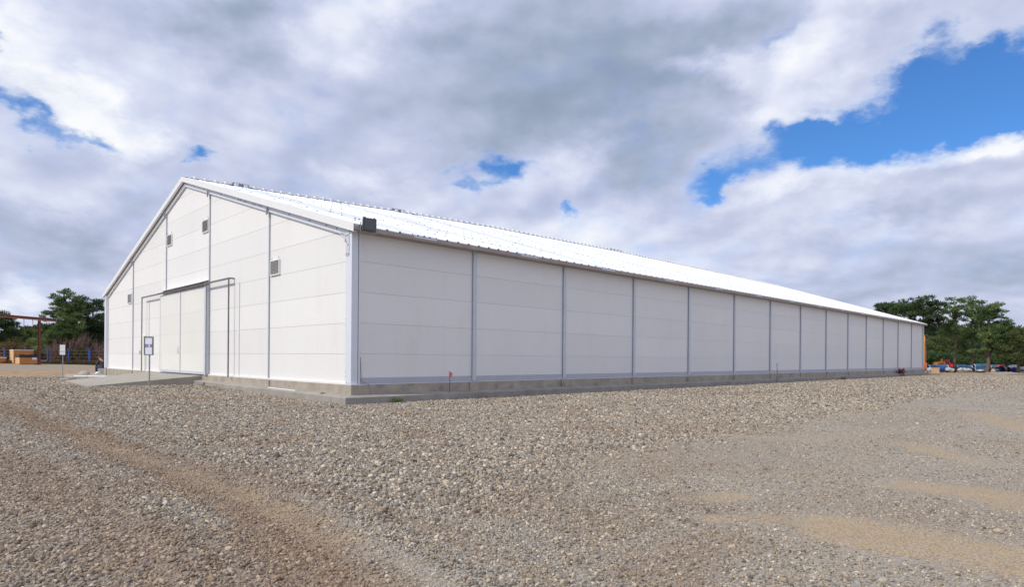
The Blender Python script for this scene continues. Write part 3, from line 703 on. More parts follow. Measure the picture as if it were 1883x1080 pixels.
sign((pb[0], pb[1], pb[2]), h_b, h_t, .27, (-.5, -.86, 0), 'small plain white sign on a thin pole on the bare earth left of the ramp', '', False)

# ------------------------------------------------------------------ survey stakes, small things by the slab
def stake(base, h, r, label, flag):
    e = empty('survey_stake', base, label, 'stake'); b = Vector(base)
    m = MB(); m.tube([b-Vector((0, 0, .05)), b+Vector((.01, .0, h*.5)), b+Vector((.0, .02, h))], [r, r, r*.7], 6); m.build('rod', MT['redrust'], e)
    m = MB()
    if flag: m.add([b+Vector((0, -.01, h*.98)), b+Vector((.10, -.03, h*.9)), b+Vector((.12, .0, h*.8)), b+Vector((.06, -.02, h*.72)), b+Vector((0, -.01, h*.75))], [(0, 1, 2, 3, 4)]); m.tube([b+Vector((-.0, 0, h*.74)), b+Vector((0, 0, h*.86))], .022, 6)
    else: m.tube([b+Vector((0, 0, h*.93)), b+Vector((0, 0, h*.99))], .02, 6)
    m.build('ribbon', MT['flag'], e)
p_ = pz(836, 725, -.385); k = (p_-CP)@fw
stake((p_[0], -.40, -.37), pd(836, 683, k)[2]+.37, .012, 'thin rusty survey stake with orange ribbon on the slab near the corner', True)
p_ = pz(1389, 702, -.55); k = (p_-CP)@fw
stake((p_[0], -.6, -.55), pd(1391, 668, k)[2]+.55, .018, 'bare thin red survey stake halfway along the side of the warehouse', False)
# white pipe offcut and stones on the slab by the gable
a_ = Vector((-.26, 5.7, -.355)); b_ = Vector((-.30, 3.35, -.355))
a_.z = -.31; b_.z = -.33; m = MB(); m.tube([a_, b_], .03, 8); o = m.build('plastic_pipe', MT['white']); tag(o, 'short white plastic pipe lying on the slab below the gable', 'pipe')
a_ = Vector((-2.7, 27.5, -.37)); b_ = Vector((-1.3, 24.9, -.37))
m = MB(); m.tube([a_, b_], .035, 8); o = m.build('plastic_pipe', MT['white']); tag(o, 'white plastic pipe lying on pale concrete behind the ramp', 'pipe')
def rock(name, c_, r, label, cat, mt, sc=(1, 1, .6), seed=0):
    bm = bmesh.new(); bmesh.ops.create_icosphere(bm, subdivisions=2, radius=r)
    for v in bm.verts:
        d = 1+.35*mn.noise(v.co*(1.2/r)+Vector((seed*5.1, 1, 2))); v.co = Vector((v.co.x*sc[0]*d, v.co.y*sc[1]*d, v.co.z*sc[2]*d))
    me_ = bpy.data.meshes.new(name); bm.to_mesh(me_); bm.free(); me_.materials.append(mt)
    o = bpy.data.objects.new(name, me_); COL.objects.link(o); o.location = c_; return tag(o, label, cat)
rock('stone', (-.30, 1.35, -.32), .055, 'brown stone lying on the slab near the corner', 'stone', mat('brown_stone', (.20, .12, .07), .9, var=.2), (1.4, 1.6, .6), 2)
pp = pz(155, 690, -.42); rock('rubble', (pp[0], pp[1], -.38), .32, 'grey lump of rubble on the bare earth behind the ramp', 'rubble', MT['conc_l'], (1.2, 1.4, .7), 4)
pp = pz(118, 699, -.42); rock('rubble', (pp[0], pp[1], -.42), .16, 'small grey lump of rubble at the foot of the plain sign', 'rubble', MT['conc'], (1.5, 1.2, .7), 5)
pp = pz(236, 690, -.42); rock('rubble', (-1.1, 24.9, -.34), .13, 'small lump of rubble at the end of the white pipe', 'rubble', MT['conc_l'], (1, 1, .9), 6)
# grass
def tuft(c_, r, n, h, label):
    m = MB()
    for i in range(n):
        a_ = random.uniform(0, 6.28); rr = r*sqrt(random.random()); b = Vector((c_[0]+cos(a_)*rr*1.6, c_[1]+sin(a_)*rr*.6, c_[2])); hh_ = h*random.uniform(.4, 1)*(1.2-rr/r*.6)
        ln = Vector((random.uniform(-.5, .5), random.uniform(-.5, .5), 1)).normalized(); w_ = Vector((cos(a_*3), sin(a_*3), 0))*.006
        t1 = b+ln*hh_*.6; t2 = b+ln*hh_+Vector((ln.x, ln.y, -.2))*hh_*.3
        m.add([b-w_, b+w_, t1+w_*.7, t1-w_*.7, t2], [(0, 1, 2, 3), (3, 2, 4)])
    o = m.build('grass_tuft', mat('grass_blade', (.13, .19, .05), .7, var=.3, vscale=20)); tag(o, label, 'grass'); return o
p_ = pz(738, 741, -.58); tuft((p_[0], -.60, -.56), .15, 170, .24, 'green grass tuft growing against the slab close to the near corner')
p_ = pz(1515, 700, -.58); tuft((44.0, -.55, -.58), .4, 160, .35, 'sparse green weeds against the slab far along the side')
# red thing far along the slab: small wheelbarrow-like pump
e = empty('hose_reel', (61.0, -.75, -.56), 'small dark red hose reel on the slab near the far end of the side', 'hose reel')
m = MB()
for dy in (-.18, .18): m.tube([(61.0+.32*cos(a), -.55+dy, -.1+.32*sin(a)) for a in np.linspace(0, 2*pi, 17)], .035, 6)
for a in np.linspace(0, pi, 4)[:3]: m.tube([(61.0-.32*cos(a), -.73, -.1-.32*sin(a)), (61.0+.32*cos(a), -.73, -.1+.32*sin(a))], .02, 5)
m.build('wheel', MT['redrust'], e)
m = MB(); m.tube([(61, -.75, -.1), (61, -.35, -.1)], .2, 12); m.build('drum', MT['redrust'], e)
m = MB(); m.tube([(60.6, -.72, -.56), (61, -.72, 0), (61.4, -.72, -.56)], .03, 5); m.tube([(61, -.72, 0), (62.0, -.72, -.25)], .03, 5); m.build('stand', MT['redrust'], e)

# ------------------------------------------------------------------ seated person at the far corner
def skin_mesh(name, V, E, R, mt, parent, off, sub=2, root=0):
    me_ = bpy.data.meshes.new(name); me_.from_pydata([tuple(Vector(v)) for v in V], E, [])
    o = bpy.data.objects.new(name, me_); COL.objects.link(o)
    o.modifiers.new('skin', 'SKIN')
    sd = me_.skin_vertices[0].data if me_.skin_vertices else None
    if sd is None:
        bm = bmesh.new(); bm.from_mesh(me_); bm.verts.layers.skin.verify(); bm.to_mesh(me_); bm.free(); sd = me_.skin_vertices[0].data
    for i, r in enumerate(R): sd[i].radius = (r, r) if not isinstance(r, tuple) else r; sd[i].use_root = (i == root)
    sb = o.modifiers.new('sub', 'SUBSURF'); sb.levels = sub; sb.render_levels = sub
    bpy.context.view_layer.update()
    m2 = bpy.data.meshes.new_from_object(o.evaluated_get(bpy.context.evaluated_depsgraph_get())); m2.name = name
    COL.objects.unlink(o); bpy.data.objects.remove(o)
    m2.materials.clear(); m2.materials.append(mt)
    for p in m2.polygons: p.use_smooth = True
    o = bpy.data.objects.new(name, m2); COL.objects.link(o); o.parent = parent
    return o
def person(loc, rz_, label, pose, cat='person', helmet=False, mats=('shirt', 'denim')):
    e = empty('person', loc, label, cat); e.rotation_euler = (0, 0, rz_)
    if pose == 'sit':       # facing +X, leaning forward, forearms on knees; seat height .42
        J = dict(pel=(0, 0, .50), wai=(.05, 0, .68), che=(.16, 0, .88), nec=(.24, 0, 1.03), hd0=(.28, 0, 1.10), hd1=(.33, 0, 1.20), hd2=(.32, 0, 1.27))
        for s, k in ((1, 'l'), (-1, 'r')):
            J.update({k+'hip': (.03, .11*s, .49), k+'kne': (.45, .15*s, .52), k+'ank': (.42, .14*s, .09), k+'toe': (.58, .16*s, .04),
                      k+'sho': (.19, .19*s, .95), k+'elb': (.30, .24*s, .68), k+'wri': (.50, .11*s, .58), k+'pal': (.57, .08*s, .56)})
    else:
        J = dict(pel=(0, 0, .95), wai=(0, 0, 1.12), che=(0, 0, 1.32), nec=(0, 0, 1.48), hd0=(.01, 0, 1.55), hd1=(.03, 0, 1.65), hd2=(.02, 0, 1.72))
        for s, k in ((1, 'l'), (-1, 'r')):
            J.update({k+'hip': (0, .10*s, .92), k+'kne': (.02, .11*s, .50), k+'ank': (0, .12*s, .09), k+'toe': (.17, .14*s, .04),
                      k+'sho': (0, .19*s, 1.42), k+'elb': (-.02, .25*s, 1.13), k+'wri': (.05, .26*s, .88), k+'pal': (.07, .26*s, .80)})
    Rr = dict(pel=.13, wai=.12, che=.14, nec=.055, hd0=.07, hd1=.095, hd2=.075, hip=.085, kne=.06, ank=.042, toe=.038, sho=.06, elb=.043, wri=.028, pal=.032)
    E_ = [('pel', 'wai'), ('wai', 'che'), ('che', 'nec'), ('nec', 'hd0'), ('hd0', 'hd1'), ('hd1', 'hd2')]
    for k in 'lr': E_ += [('pel', k+'hip'), (k+'hip', k+'kne'), (k+'kne', k+'ank'), (k+'ank', k+'toe'), ('che', k+'sho'), (k+'sho', k+'elb'), (k+'elb', k+'wri'), (k+'wri', k+'pal')]
    # fingers
    for k, s in (('l', 1), ('r', -1)):
        w_, p_ = Vector(J[k+'wri']), Vector(J[k+'pal']); d = (p_-w_).normalized(); sd = Vector((0, 1, 0)) if pose == 'sit' else Vector((1, 0, 0))
        for i in range(4):
            a = p_+sd*(-.024+.016*i)+d*.02; b = a+d*(.028, .034, .032, .024)[i]+Vector((0, 0, -.006)); c_ = b+d*.018+Vector((0, 0, -.016))
            for n_, q_ in (('a', a), ('b', b), ('c', c_)): J[f'{k}f{i}{n_}'] = tuple(q_)
            E_ += [(k+'pal', f'{k}f{i}a'), (f'{k}f{i}a', f'{k}f{i}b'), (f'{k}f{i}b', f'{k}f{i}c')]
        a = w_+d*.035+sd*.03; b = a+sd*.02+d*.025
        J[k+'t0'] = tuple(a); J[k+'t1'] = tuple(b); E_ += [(k+'pal', k+'t0'), (k+'t0', k+'t1')]
    keys = list(J)
    def rad(k):
        if k in Rr: return Rr[k]
        if k[1:] in Rr: return Rr[k[1:]]
        return .0085
    skin_mesh('body', [J[k] for k in keys], [(keys.index(a), keys.index(b)) for a, b in E_], [rad(k) for k in keys], MT['skin'], e, 0)
    def cloth(name, ks, es, grow, mt):
        grow += .014
        skin_mesh(name, [J[k] for k in ks], [(ks.index(a), ks.index(b)) for a, b in es], [rad(k)+grow for k in ks], mt, e, 0)
    sh_e = [('pel', 'wai'), ('wai', 'che'), ('che', 'lsho'), ('che', 'rsho'), ('lsho', 'lelb'), ('rsho', 'relb'), ('lelb', 'lwri'), ('relb', 'rwri')]
    cloth('jacket', ['pel', 'wai', 'che', 'lsho', 'rsho', 'lelb', 'relb', 'lwri', 'rwri'], sh_e, .018, MT[mats[0]])
    cloth('trousers', ['pel', 'lhip', 'rhip', 'lkne', 'rkne', 'lank', 'rank'], [('pel', 'lhip'), ('pel', 'rhip'), ('lhip', 'lkne'), ('rhip', 'rkne'), ('lkne', 'lank'), ('rkne', 'rank')], .016, MT[mats[1]])
    hd = Vector(J['hd1'])
    def ell(name, c_, r_, mt, cut=None):
        bm = bmesh.new(); bmesh.ops.create_uvsphere(bm, u_segments=16, v_segments=10, radius=1)
        for v in bm.verts: v.co = Vector((v.co.x*r_[0], v.co.y*r_[1], v.co.z*r_[2]))+Vector(c_)
        if cut is not None: bmesh.ops.delete(bm, geom=[v for v in bm.verts if v.co.z < cut], context='VERTS')
        for f_ in bm.faces: f_.smooth = True
        me_ = bpy.data.meshes.new(name); bm.to_mesh(me_); bm.free(); me_.materials.append(mt); o = bpy.data.objects.new(name, me_); COL.objects.link(o); o.parent = e; return o
    if helmet: ell('hard_hat', hd+Vector((0, 0, .04)), (.135, .12, .12), MT['white'], hd.z+.03)
    else: ell('hair', hd+Vector((-.025, 0, .03)), (.105, .10, .10), MT['hair'], hd.z-.02)
    ell('nose', hd+Vector((.10, 0, -.01)), (.018, .014, .022), MT['skin'])
    for s in (1, -1):
        ell('eye', hd+Vector((.088, .034*s, .02)), (.012, .014, .009), MT['black']); ell('ear', hd+Vector((0, .098*s, 0)), (.02, .012, .03), MT['skin'])
    ell('mouth', hd+Vector((.092, 0, -.05)), (.010, .026, .006), MT['redrust'])
    for k in 'lr':
        a = Vector(J[k+'ank']); ell('shoe', a+Vector((.07, 0, -.045)), (.145, .05, .05), MT['black'])
    return e
pc = pd(190.5, 672, ((px_(195.6, 677.6, 0)-CP)@fw)+1.1)
PX, PY = pc[0]-.02, pc[1]
person((PX, PY, -.44), atan2(rv[1], rv[0])+pi-.25, 'person in dark jacket and trousers sitting bent forward at the far corner of the warehouse', 'sit')
m = MB(); dr = np.array([rv[0], rv[1]]); 
m.obox((PX+dr[0]*.05, PY+dr[1]*.05, -.25), (dr[0]*.26, dr[1]*.26, 0), (-dr[1]*.25, dr[0]*.25, 0), (0, 0, .21)); o = m.build('concrete_block', MT['conc_l'], bevel=.015); tag(o, 'pale concrete block the person sits on', 'block')
bp = Vector((PX+dr[0]*.10-fw[0]*.75, PY+dr[1]*.10-fw[1]*.75, -.36))
rock('cloth_bag', bp, .14, 'crumpled white bag on the ground at the sitting person\'s feet', 'bag', MT['white'], (1.3, 1.1, .8), 9)

# ------------------------------------------------------------------ crates at left
def crate(xe, x0, x1, ytop, ybot, depth, label, lid, tarp=False, note=None):
    """front face seen between photo columns x0..x1, end face, coloured paler as if sunlit, between xe and x0; set square with the warehouse"""
    a = pd(x0, ybot, depth); z0 = gz(a[0], a[1]); b = py_(x1, ybot, a[1]); L_ = float(b[0]-a[0]); dd = float(px_(xe, ybot, a[0])[1]-a[1])
    h = float(pd(x0, ytop, depth)[2]-z0); r2 = Vector((1, 0, 0)); fo2 = Vector((0, 1, 0))
    base = Vector((a[0], a[1], z0))
    e = empty('crate', base, label, 'crate', None)
    c_ = base+r2*L_/2+fo2*dd/2+Vector((0, 0, h/2))

    m = MB(); m.obox(c_+Vector((0, 0, .04)), r2*L_/2, fo2*dd/2, Vector((0, 0, h/2-.04)))
    m.build('box', MT['ply'], e)
    m = MB(); m.obox(c_-r2*(L_/2+.01)+Vector((0, 0, .04)), r2*.012, fo2*dd/2, Vector((0, 0, h/2-.04))); m.build('sunlit_end_panel', MT['ply_l'], e)  # paler plywood puts the sunlit look of this end into its colour
    m = MB()
    for k in (-.9, 0, .9): m.obox(base+r2*(L_/2*(1+k))+fo2*dd/2+Vector((0, 0, .04)), r2*.06, fo2*dd/2, Vector((0, 0, .045)))
    m.build('skid', MT['ply'], e)
    if not tarp:
        for k in (-.97, -.33, .33, .97): m = MB(); m.obox(c_+r2*(L_/2*k)-fo2*(dd/2+.012), r2*.05, fo2*.012, Vector((0, 0, h/2-.05))); m.build('batten', MT['ply'], e)
    m = MB()
    if tarp: m.obox(c_+Vector((0, 0, h/2-.15)), r2*(L_/2+.04), fo2*(dd/2+.04), Vector((0, 0, .20))); m.build('tarpaulin', MT['tarp'], e)
    elif lid: m.obox(c_+Vector((0, 0, h/2+.03)), r2*(L_/2+.06), fo2*(dd/2+.06), Vector((0, 0, .06))); m.build('lid', MT['lid'], e)
    if note:
        m = MB(); m.obox(c_+r2*L_*note+Vector((0, 0, h*.12))-fo2*(dd/2+.03), r2*.24, fo2*.006, Vector((0, 0, .16))); m.build('paper_label', MT['paper'], e)
    return e, c_, h, r2, fo2, L_
e1 = crate(18, 25, 61, 644.5, 671.5, 90, 'tall plywood crate with a pale lid behind the black topped crate', True, note=.18)
_, c_, h, r2, fo2, L_ = e1
m = MB()
for k, (a_, w_) in enumerate(((.05, .38), (.22, .30), (.36, .34))):
    p = c_+r2*L_*a_+Vector((0, 0, h/2+.20)); m.obox(p, r2*w_, fo2*min(.5, .4), Vector((0, 0, .10+.05*(k % 2)))); 
o = m.build('folded_tarpaulin', MT['tarp'], None, bevel=.06); tag(o, 'black folded tarpaulin lying on the tall crate', 'tarpaulin')
crate(28, 36, 72.5, 653, 672.5, 84, 'low plywood crate covered by a black tarpaulin in front of the tall crate', True, tarp=True, note=.24)
crate(-32, -20, 11, 658.5, 671.5, 90, 'low plywood crate cut off by the left picture edge', True)
# gantry
gd = 82.
e = empty('gantry', (pd(73, 673, gd)[0], pd(73, 673, gd)[1], -.45), 'tall rusty steel gantry with hanging hooks over the crates', 'gantry')
a0 = Vector(pd(-60, 573, gd+2)); a1 = Vector(pd(103, 587, gd))
m = MB(); dv = (a1-a0); m.obox((a0+a1)/2, dv/2, dv.cross(Vector((0, 0, 1))).normalized()*.16, Vector((0, 0, .03)))
ctr = (a0+a1)/2; nn = dv.cross(Vector((0, 0, 1))).normalized()
m.obox(ctr-Vector((0, 0, .34)), dv/2, nn*.16, Vector((0, 0, .03))); m.obox(ctr-Vector((0, 0, .17)), dv/2*.998, nn*.02, Vector((0, 0, .14))); m.build('beam', MT['rust'], e)
def at_beam(x): k = (x+60)/163.; return a0+dv*k
for x in (73, -45):
    p = at_beam(x); m = MB(); g0 = Vector((p.x, p.y, -.5)); r2_ = dv.normalized()
    for s in (-1, 1): m.obox((p+g0)/2-Vector((0, 0, .18))+r2_*s*.10, r2_*.012, nn*.13, Vector((0, 0, (p.z-g0.z)/2-.2)))
    m.obox((p+g0)/2-Vector((0, 0, .18)), r2_*.10, nn*.02, Vector((0, 0, (p.z-g0.z)/2-.2))); m.obox(g0+Vector((0, 0, .05)), r2_*.3, nn*.3, Vector((0, 0, .03)))
    m.build('leg', MT['rust'], e)
for x, ln in ((29, .6), (45, 1.1), (61, .6)):
    p = at_beam(x)-Vector((0, 0, .36)); m = MB()
    for k in range(int(ln/.12)): m.obox(p-Vector((0, 0, .06+.12*k)), dv.normalized()*(.05 if k % 2 else .025), nn*.03, Vector((0, 0, .05)))
    m.tube([p-Vector((0, 0, ln)), p-Vector((0, 0, ln+.15))+dv.normalized()*.06, p-Vector((0, 0, ln+.18))-dv.normalized()*.05], .025, 5); m.build('hook', MT['mid_steel'], e)

# blue post fence
fd = 92.
f_e = empty('fence', tuple(pd(88, 673, fd)), 'wire fence on bright blue cranked posts in front of the bushes', 'fence')
fp = []
for x in (-28, 8.5, 48, 88, 126.5, 164, 192, 232, 270):
    p = pd(x, 660, fd); b = Vector((p[0], p[1], -.5)); fp.append(b)
    top = b+Vector((0, 0, 2.1)); r_ = Vector((rv[0], rv[1], 0)); m = MB()
    wd = .075 if x != 164 else .14
    m.obox((b+top)/2, r_*wd, Vector((fw[0], fw[1], 0))*.08, Vector((0, 0, 1.05)))
    m.tube([top, top-r_*.28+Vector((0, 0, .30))], [.075, .04], 6)
    if x in (164,): m.tube([top, top+r_*.32+Vector((0, 0, .38))], [.075, .04], 6)
    m.build('fence_post', MT['blue'], f_e)
m = MB()
for a, b in zip(fp[:-1], fp[1:]):
    for h in (.1, .6, 1.1, 1.6, 2.05): m.tube([a+Vector((0, 0, h)), b+Vector((0, 0, h))], .008, 4, cap=False)
    n_ = 14
    for k in range(0):
        p = a+(b-a)*k/n_; qv = a+(b-a)*(k+1)/n_
        m.tube([p+Vector((0, 0, .1)), qv+Vector((0, 0, 2.1))], .005, 3, cap=False); m.tube([qv+Vector((0, 0, .1)), p+Vector((0, 0, 2.1))], .005, 3, cap=False)
m.build('wire_mesh', MT['mid_steel'], f_e)
# red brick shed wall behind the fence
a = Vector(pd(166, 672, 97)); b = Vector(pd(215, 672, 97)); r_ = (b-a).normalized(); fo = Vector((-r_.y, r_.x, 0)); ht = pd(170, 648, 97)[2]
m = MB(); cc = (a+b)/2; cc.z = (ht-.5)/2; m.obox(cc, (b-a)/2*Vector((1, 1, 0)), fo*1.5, Vector((0, 0, (ht+.5)/2))); e = empty('brick_shed', (cc.x, cc.y, -.5), 'low red brick shed behind the blue posts beside the warehouse corner', 'shed')
m.build('wall', MT['brick'], e)
m = MB(); m.obox(Vector((cc.x, cc.y, ht+.04)), (b-a)/2*1.02, fo*1.6, Vector((0, 0, .05))); m.build('roof', MT['conc_l'], e)
rock('plastic_sheet', tuple(Vector(pd(153, 664, 96))), .5, 'pale plastic sheet caught among the shrubs behind the fence', 'plastic sheet', MT['tarp_w'], (1.6, 1, .45), 3)

# ------------------------------------------------------------------ trees and shrubs
def leafmat(name, dark, mid_, lite):
    m = bpy.data.materials.new(name); m.use_nodes = True; q = NT(m.node_tree); bs = q.n['Principled BSDF']; bs.inputs['Roughness'].default_value = .65; bs.inputs['Specular IOR Level'].default_value = .25
    a = q.node('ShaderNodeAttribute', attribute_name='hue').outputs['Fac']
    q.l.new(q.ramp(a, [(0, dark), (.5, mid_), (1, lite)]), bs.inputs['Base Color'])
    tr = q.node('ShaderNodeBsdfTranslucent', {0: q.ramp(a, [(0, dark), (.5, mid_), (1, lite)])}).outputs[0]
    mxs = q.node('ShaderNodeMixShader', {0: .35, 1: bs.outputs[0], 2: tr}).outputs[0]
    q.l.new(mxs, q.n['Material Output'].inputs[0]); return m
LM = dict(pine=leafmat('pine_needles', (.05, .09, .036), (.135, .21, .075), (.26, .34, .12)),
          dark=leafmat('dark_pine_needles', (.028, .055, .028), (.07, .115, .05), (.14, .20, .07)),
          dim=leafmat('undergrowth_leaves', (.045, .065, .028), (.10, .135, .048), (.18, .21, .075)),
          autumn=leafmat('autumn_leaves', (.09, .06, .025), (.17, .115, .04), (.24, .18, .06)),
          olive=leafmat('olive_leaves', (.05, .055, .02), (.11, .11, .04), (.19, .16, .055)),
          bare=leafmat('purple_twig_tips', (.07, .045, .045), (.13, .09, .085), (.18, .12, .09)))
def foliage(name, lumps, mt, parent, per=1.0, leaf=(.10, .22), pad=(.45, .95), flat=.5, seed=0):
    R_ = np.random.default_rng(seed+11); V = []; HU = []
    for (c_, rad) in lumps:
        vol = rad[0]*rad[1]*rad[2]; npad = max(4, int(vol**.72*8.0*per))
        lh = R_.uniform(-.15, .2)
        for _ in range(npad):
            d = R_.normal(size=3); d /= np.linalg.norm(d); rr = R_.uniform(.25, 1)**.5
            pc_ = np.array(c_)+d*rr*np.array(rad); ps = R_.uniform(*pad)*min(1, .5+max(rad)*.35)
            nl = int(105*ps*ps/.5*per)+14; ph = R_.uniform(.15, .75)+lh
            q_ = R_.normal(size=(nl, 3)); q_ /= np.linalg.norm(q_, axis=1)[:, None]; q_ *= (R_.random(nl)**.4)[:, None]
            pos = pc_+q_*ps*np.array([1, 1, flat])
            # spiky tufts: elongated quads fanning outwards and up
            ax = q_+np.array([0, 0, .55])+R_.normal(size=(nl, 3))*.5+d*.3; ax /= np.linalg.norm(ax, axis=1)[:, None]
            bx = np.cross(ax, R_.normal(size=(nl, 3))); bx /= np.linalg.norm(bx, axis=1)[:, None]+1e-9
            l_ = R_.uniform(*leaf, nl)[:, None]; w_ = l_*R_.uniform(.16, .38, nl)[:, None]
            V.append(np.stack([pos-ax*l_-bx*w_*.4, pos-ax*l_*.2+bx*w_, pos+ax*l_, pos-ax*l_*.1-bx*w_], 1))
            HU.append(np.clip(ph+R_.normal(size=nl)*.16, 0, 1))
    V = np.concatenate(V); HU = np.concatenate(HU); n_ = len(V); off = np.array(parent_loc(parent))
    me_ = bpy.data.meshes.new(name); me_.vertices.add(n_*4); me_.vertices.foreach_set('co', (V.reshape(-1, 3)-off).reshape(-1).astype(np.float32))
    me_.loops.add(n_*4); me_.loops.foreach_set('vertex_index', np.arange(n_*4)); me_.polygons.add(n_); me_.polygons.foreach_set('loop_start', np.arange(n_)*4); me_.polygons.foreach_set('loop_total', np.full(n_, 4)); me_.update(calc_edges=True)
    a = me_.attributes.new('hue', 'FLOAT', 'FACE'); a.data.foreach_set('value', HU.astype(np.float32)); me_.materials.append(mt)
    o = bpy.data.objects.new(name, me_); COL.objects.link(o); o.parent = parent; return o
def tree(name, bx, by, depth, lumps, label, cat, mt, trunk_r=.16, per=1.0, seed=0, top=None, limbs=True, flat=.5, leaf=(.10, .23), pad=(.42, .9), group=None, bark='bark', lean=0., forks=None):
    """bx,by: foot in the photo; lumps: ellipses (x, y, rx, ry) measured in the photo at that distance"""
    b = pd(bx, by, depth); base = Vector((b[0], b[1], gz(b[0], b[1])-.05)); e = empty(name, base, label, cat, group)
    R_ = random.Random(seed); LL = []; k = depth/FPX
    for (x, y, rx, ry) in lumps:
        c_ = Vector(pd(x, y, depth))+Vector((fw[0], fw[1], 0))*R_.uniform(-.5, .5)*rx*k; r_ = rx*k
        LL.append((tuple(c_), (r_*1.06, r_*1.06, ry*k*1.0)))
    foliage('crown', LL, mt, e, per, leaf, pad, flat, seed)
    topz = max(c_[2]+r_[2]*.5 for c_, r_ in LL); tx = sum(c_[0] for c_, _ in LL)/len(LL); ty = sum(c_[1] for c_, _ in LL)/len(LL)
    m = MB(); P3 = [base]; RR = [trunk_r*1.25]
    for i in range(1, 8):
        f_ = i/7; P3.append(Vector((base.x+(tx-base.x)*f_*f_*.7+R_.uniform(-.1, .1), base.y+(ty-base.y)*f_*f_*.7+R_.uniform(-.1, .1), base.z+(topz-base.z)*f_))); RR.append(trunk_r*(1.0-.85*f_))
    m.tube(P3, RR, 9)
    if limbs:
        for c_, r_ in LL:
            c_ = Vector(c_); f_ = max(.12, min(.85, (c_.z-base.z)/(topz-base.z)-.12)); i = f_*7; j = int(i); p0 = P3[j].lerp(P3[min(j+1, 7)], i-j)
            for s in range(3):
                tgt = c_+Vector((R_.uniform(-.6, .6)*r_[0], R_.uniform(-.6, .6)*r_[1], R_.uniform(-.4, .5)*r_[2]))
                md = p0.lerp(tgt, .5)+Vector((R_.uniform(-.2, .2), R_.uniform(-.2, .2), R_.uniform(-.1, .3)))
                m.tube([p0, md, tgt], [trunk_r*.34, trunk_r*.2, .015], 5)
    m.build('trunk', MT[bark], e)
    return e
def twigs(name, bx, by, depth, w, h, n, label, mt='twig', seed=0, leaves=None, lean=0., group=None):
    """bare or thinly leaved shrub: many thin stems"""
    b = pd(bx, by, depth); base = Vector((b[0], b[1], gz(b[0], b[1])-.05)); e = empty(name, base, label, 'shrub', group); R_ = random.Random(seed); m = MB(); k = depth/FPX; tips = []
    r_ = Vector((rv[0], rv[1], 0)); fo = Vector((fw[0], fw[1], 0))
    for i in range(int(n*2.2)):
        s = base+r_*R_.uniform(-.35, .35)*w*k+fo*R_.uniform(-.5, .5)*w*k*.6
        d = Vector((0, 0, 1))*R_.uniform(.6, 1)*h*k+r_*(R_.uniform(-.5, .5)*w*k*.8+lean*h*k)+fo*R_.uniform(-.4, .4)*w*k
        md = s+d*.5+r_*R_.uniform(-.15, .15)-Vector((d.x, d.y, 0))*.15; tp = s+d
        m.tube([s, md, tp], [.05, .034, .014], 4, cap=False); tips.append(tp)
        for j in range(5):
            f_ = R_.uniform(.35, .95); p = s.lerp(tp, f_); q_ = p+d*R_.uniform(.15, .35)+r_*R_.uniform(-.5, .5)+fo*R_.uniform(-.5, .5); m.tube([p, q_], [.026, .011], 3, cap=False); tips.append(q_)
    m.build('stems', MT[mt], e)
    if leaves: foliage('leaves', [(tuple(tp), (.35, .35, .3)) for tp in tips[::3]], LM[leaves], e, .35, (.05, .11), (.3, .5), .9, seed)
    return e
# right-hand pines (foot, then crown lumps read off the photo)
tree('pine_tree', 1640, 684, 92, [(1626, 566, 18, 19), (1616, 580, 10, 10), (1640, 576, 12, 14), (1632, 596, 16, 12)], 'dark pine whose crown shows above the far end of the roof', 'tree', LM['dark'], .18, 1.1, 1, flat=.6)
tree('pine_tree', 1701, 685, 86, [(1672, 562, 22, 17), (1700, 560, 24, 18), (1716, 574, 18, 20), (1690, 584, 24, 16), (1664, 582, 14, 14), (1718, 594, 14, 12), (1700, 604, 20, 10), (1680, 604, 12, 8)], 'tall spreading dark pine with bare trunk right beside the end of the warehouse', 'tree', LM['dark'], .22, 1.1, 2, flat=.5)
tree('pine_tree', 1756, 686, 88, [(1756, 558, 13, 15), (1744, 574, 14, 12), (1766, 578, 16, 14), (1752, 594, 18, 12), (1750, 612, 14, 9), (1766, 606, 10, 8)], 'narrow pine with pointed top and thin grey trunk behind the red cab', 'tree', LM['pine'], .17, 1.0, 3, flat=.45)
tree('pine_tree', 1786, 686, 90, [(1784, 562, 14, 14), (1796, 576, 14, 14), (1782, 586, 14, 14), (1784, 606, 16, 12), (1800, 596, 12, 10), (1778, 630, 14, 14), (1798, 618, 12, 10), (1790, 648, 16, 9)], 'light green pine with crown reaching low between the thin and the wide pine', 'tree', LM['pine'], .18, 1.05, 4, flat=.5)
tree('pine_tree', 1816, 687, 84, [(1818, 564, 14, 14), (1834, 572, 16, 16), (1846, 590, 16, 14), (1820, 588, 18, 16), (1828, 606, 20, 12), (1856, 602, 10, 8), (1812, 622, 16, 12), (1838, 622, 16, 10), (1806, 644, 14, 8), (1826, 642, 14, 10)], 'wide pine with reddish trunk at the right', 'tree', LM['pine'], .24, 1.1, 5, flat=.45)
tree('pine_tree', 1872, 686, 82, [(1866, 622, 18, 14), (1884, 614, 18, 14), (1856, 640, 20, 14), (1880, 644, 22, 14), (1862, 660, 22, 8), (1900, 630, 24, 22), (1846, 654, 12, 10)], 'low dark bushy pine at the right picture edge', 'tree', LM['dim'], .2, 1.2, 6, flat=.6)
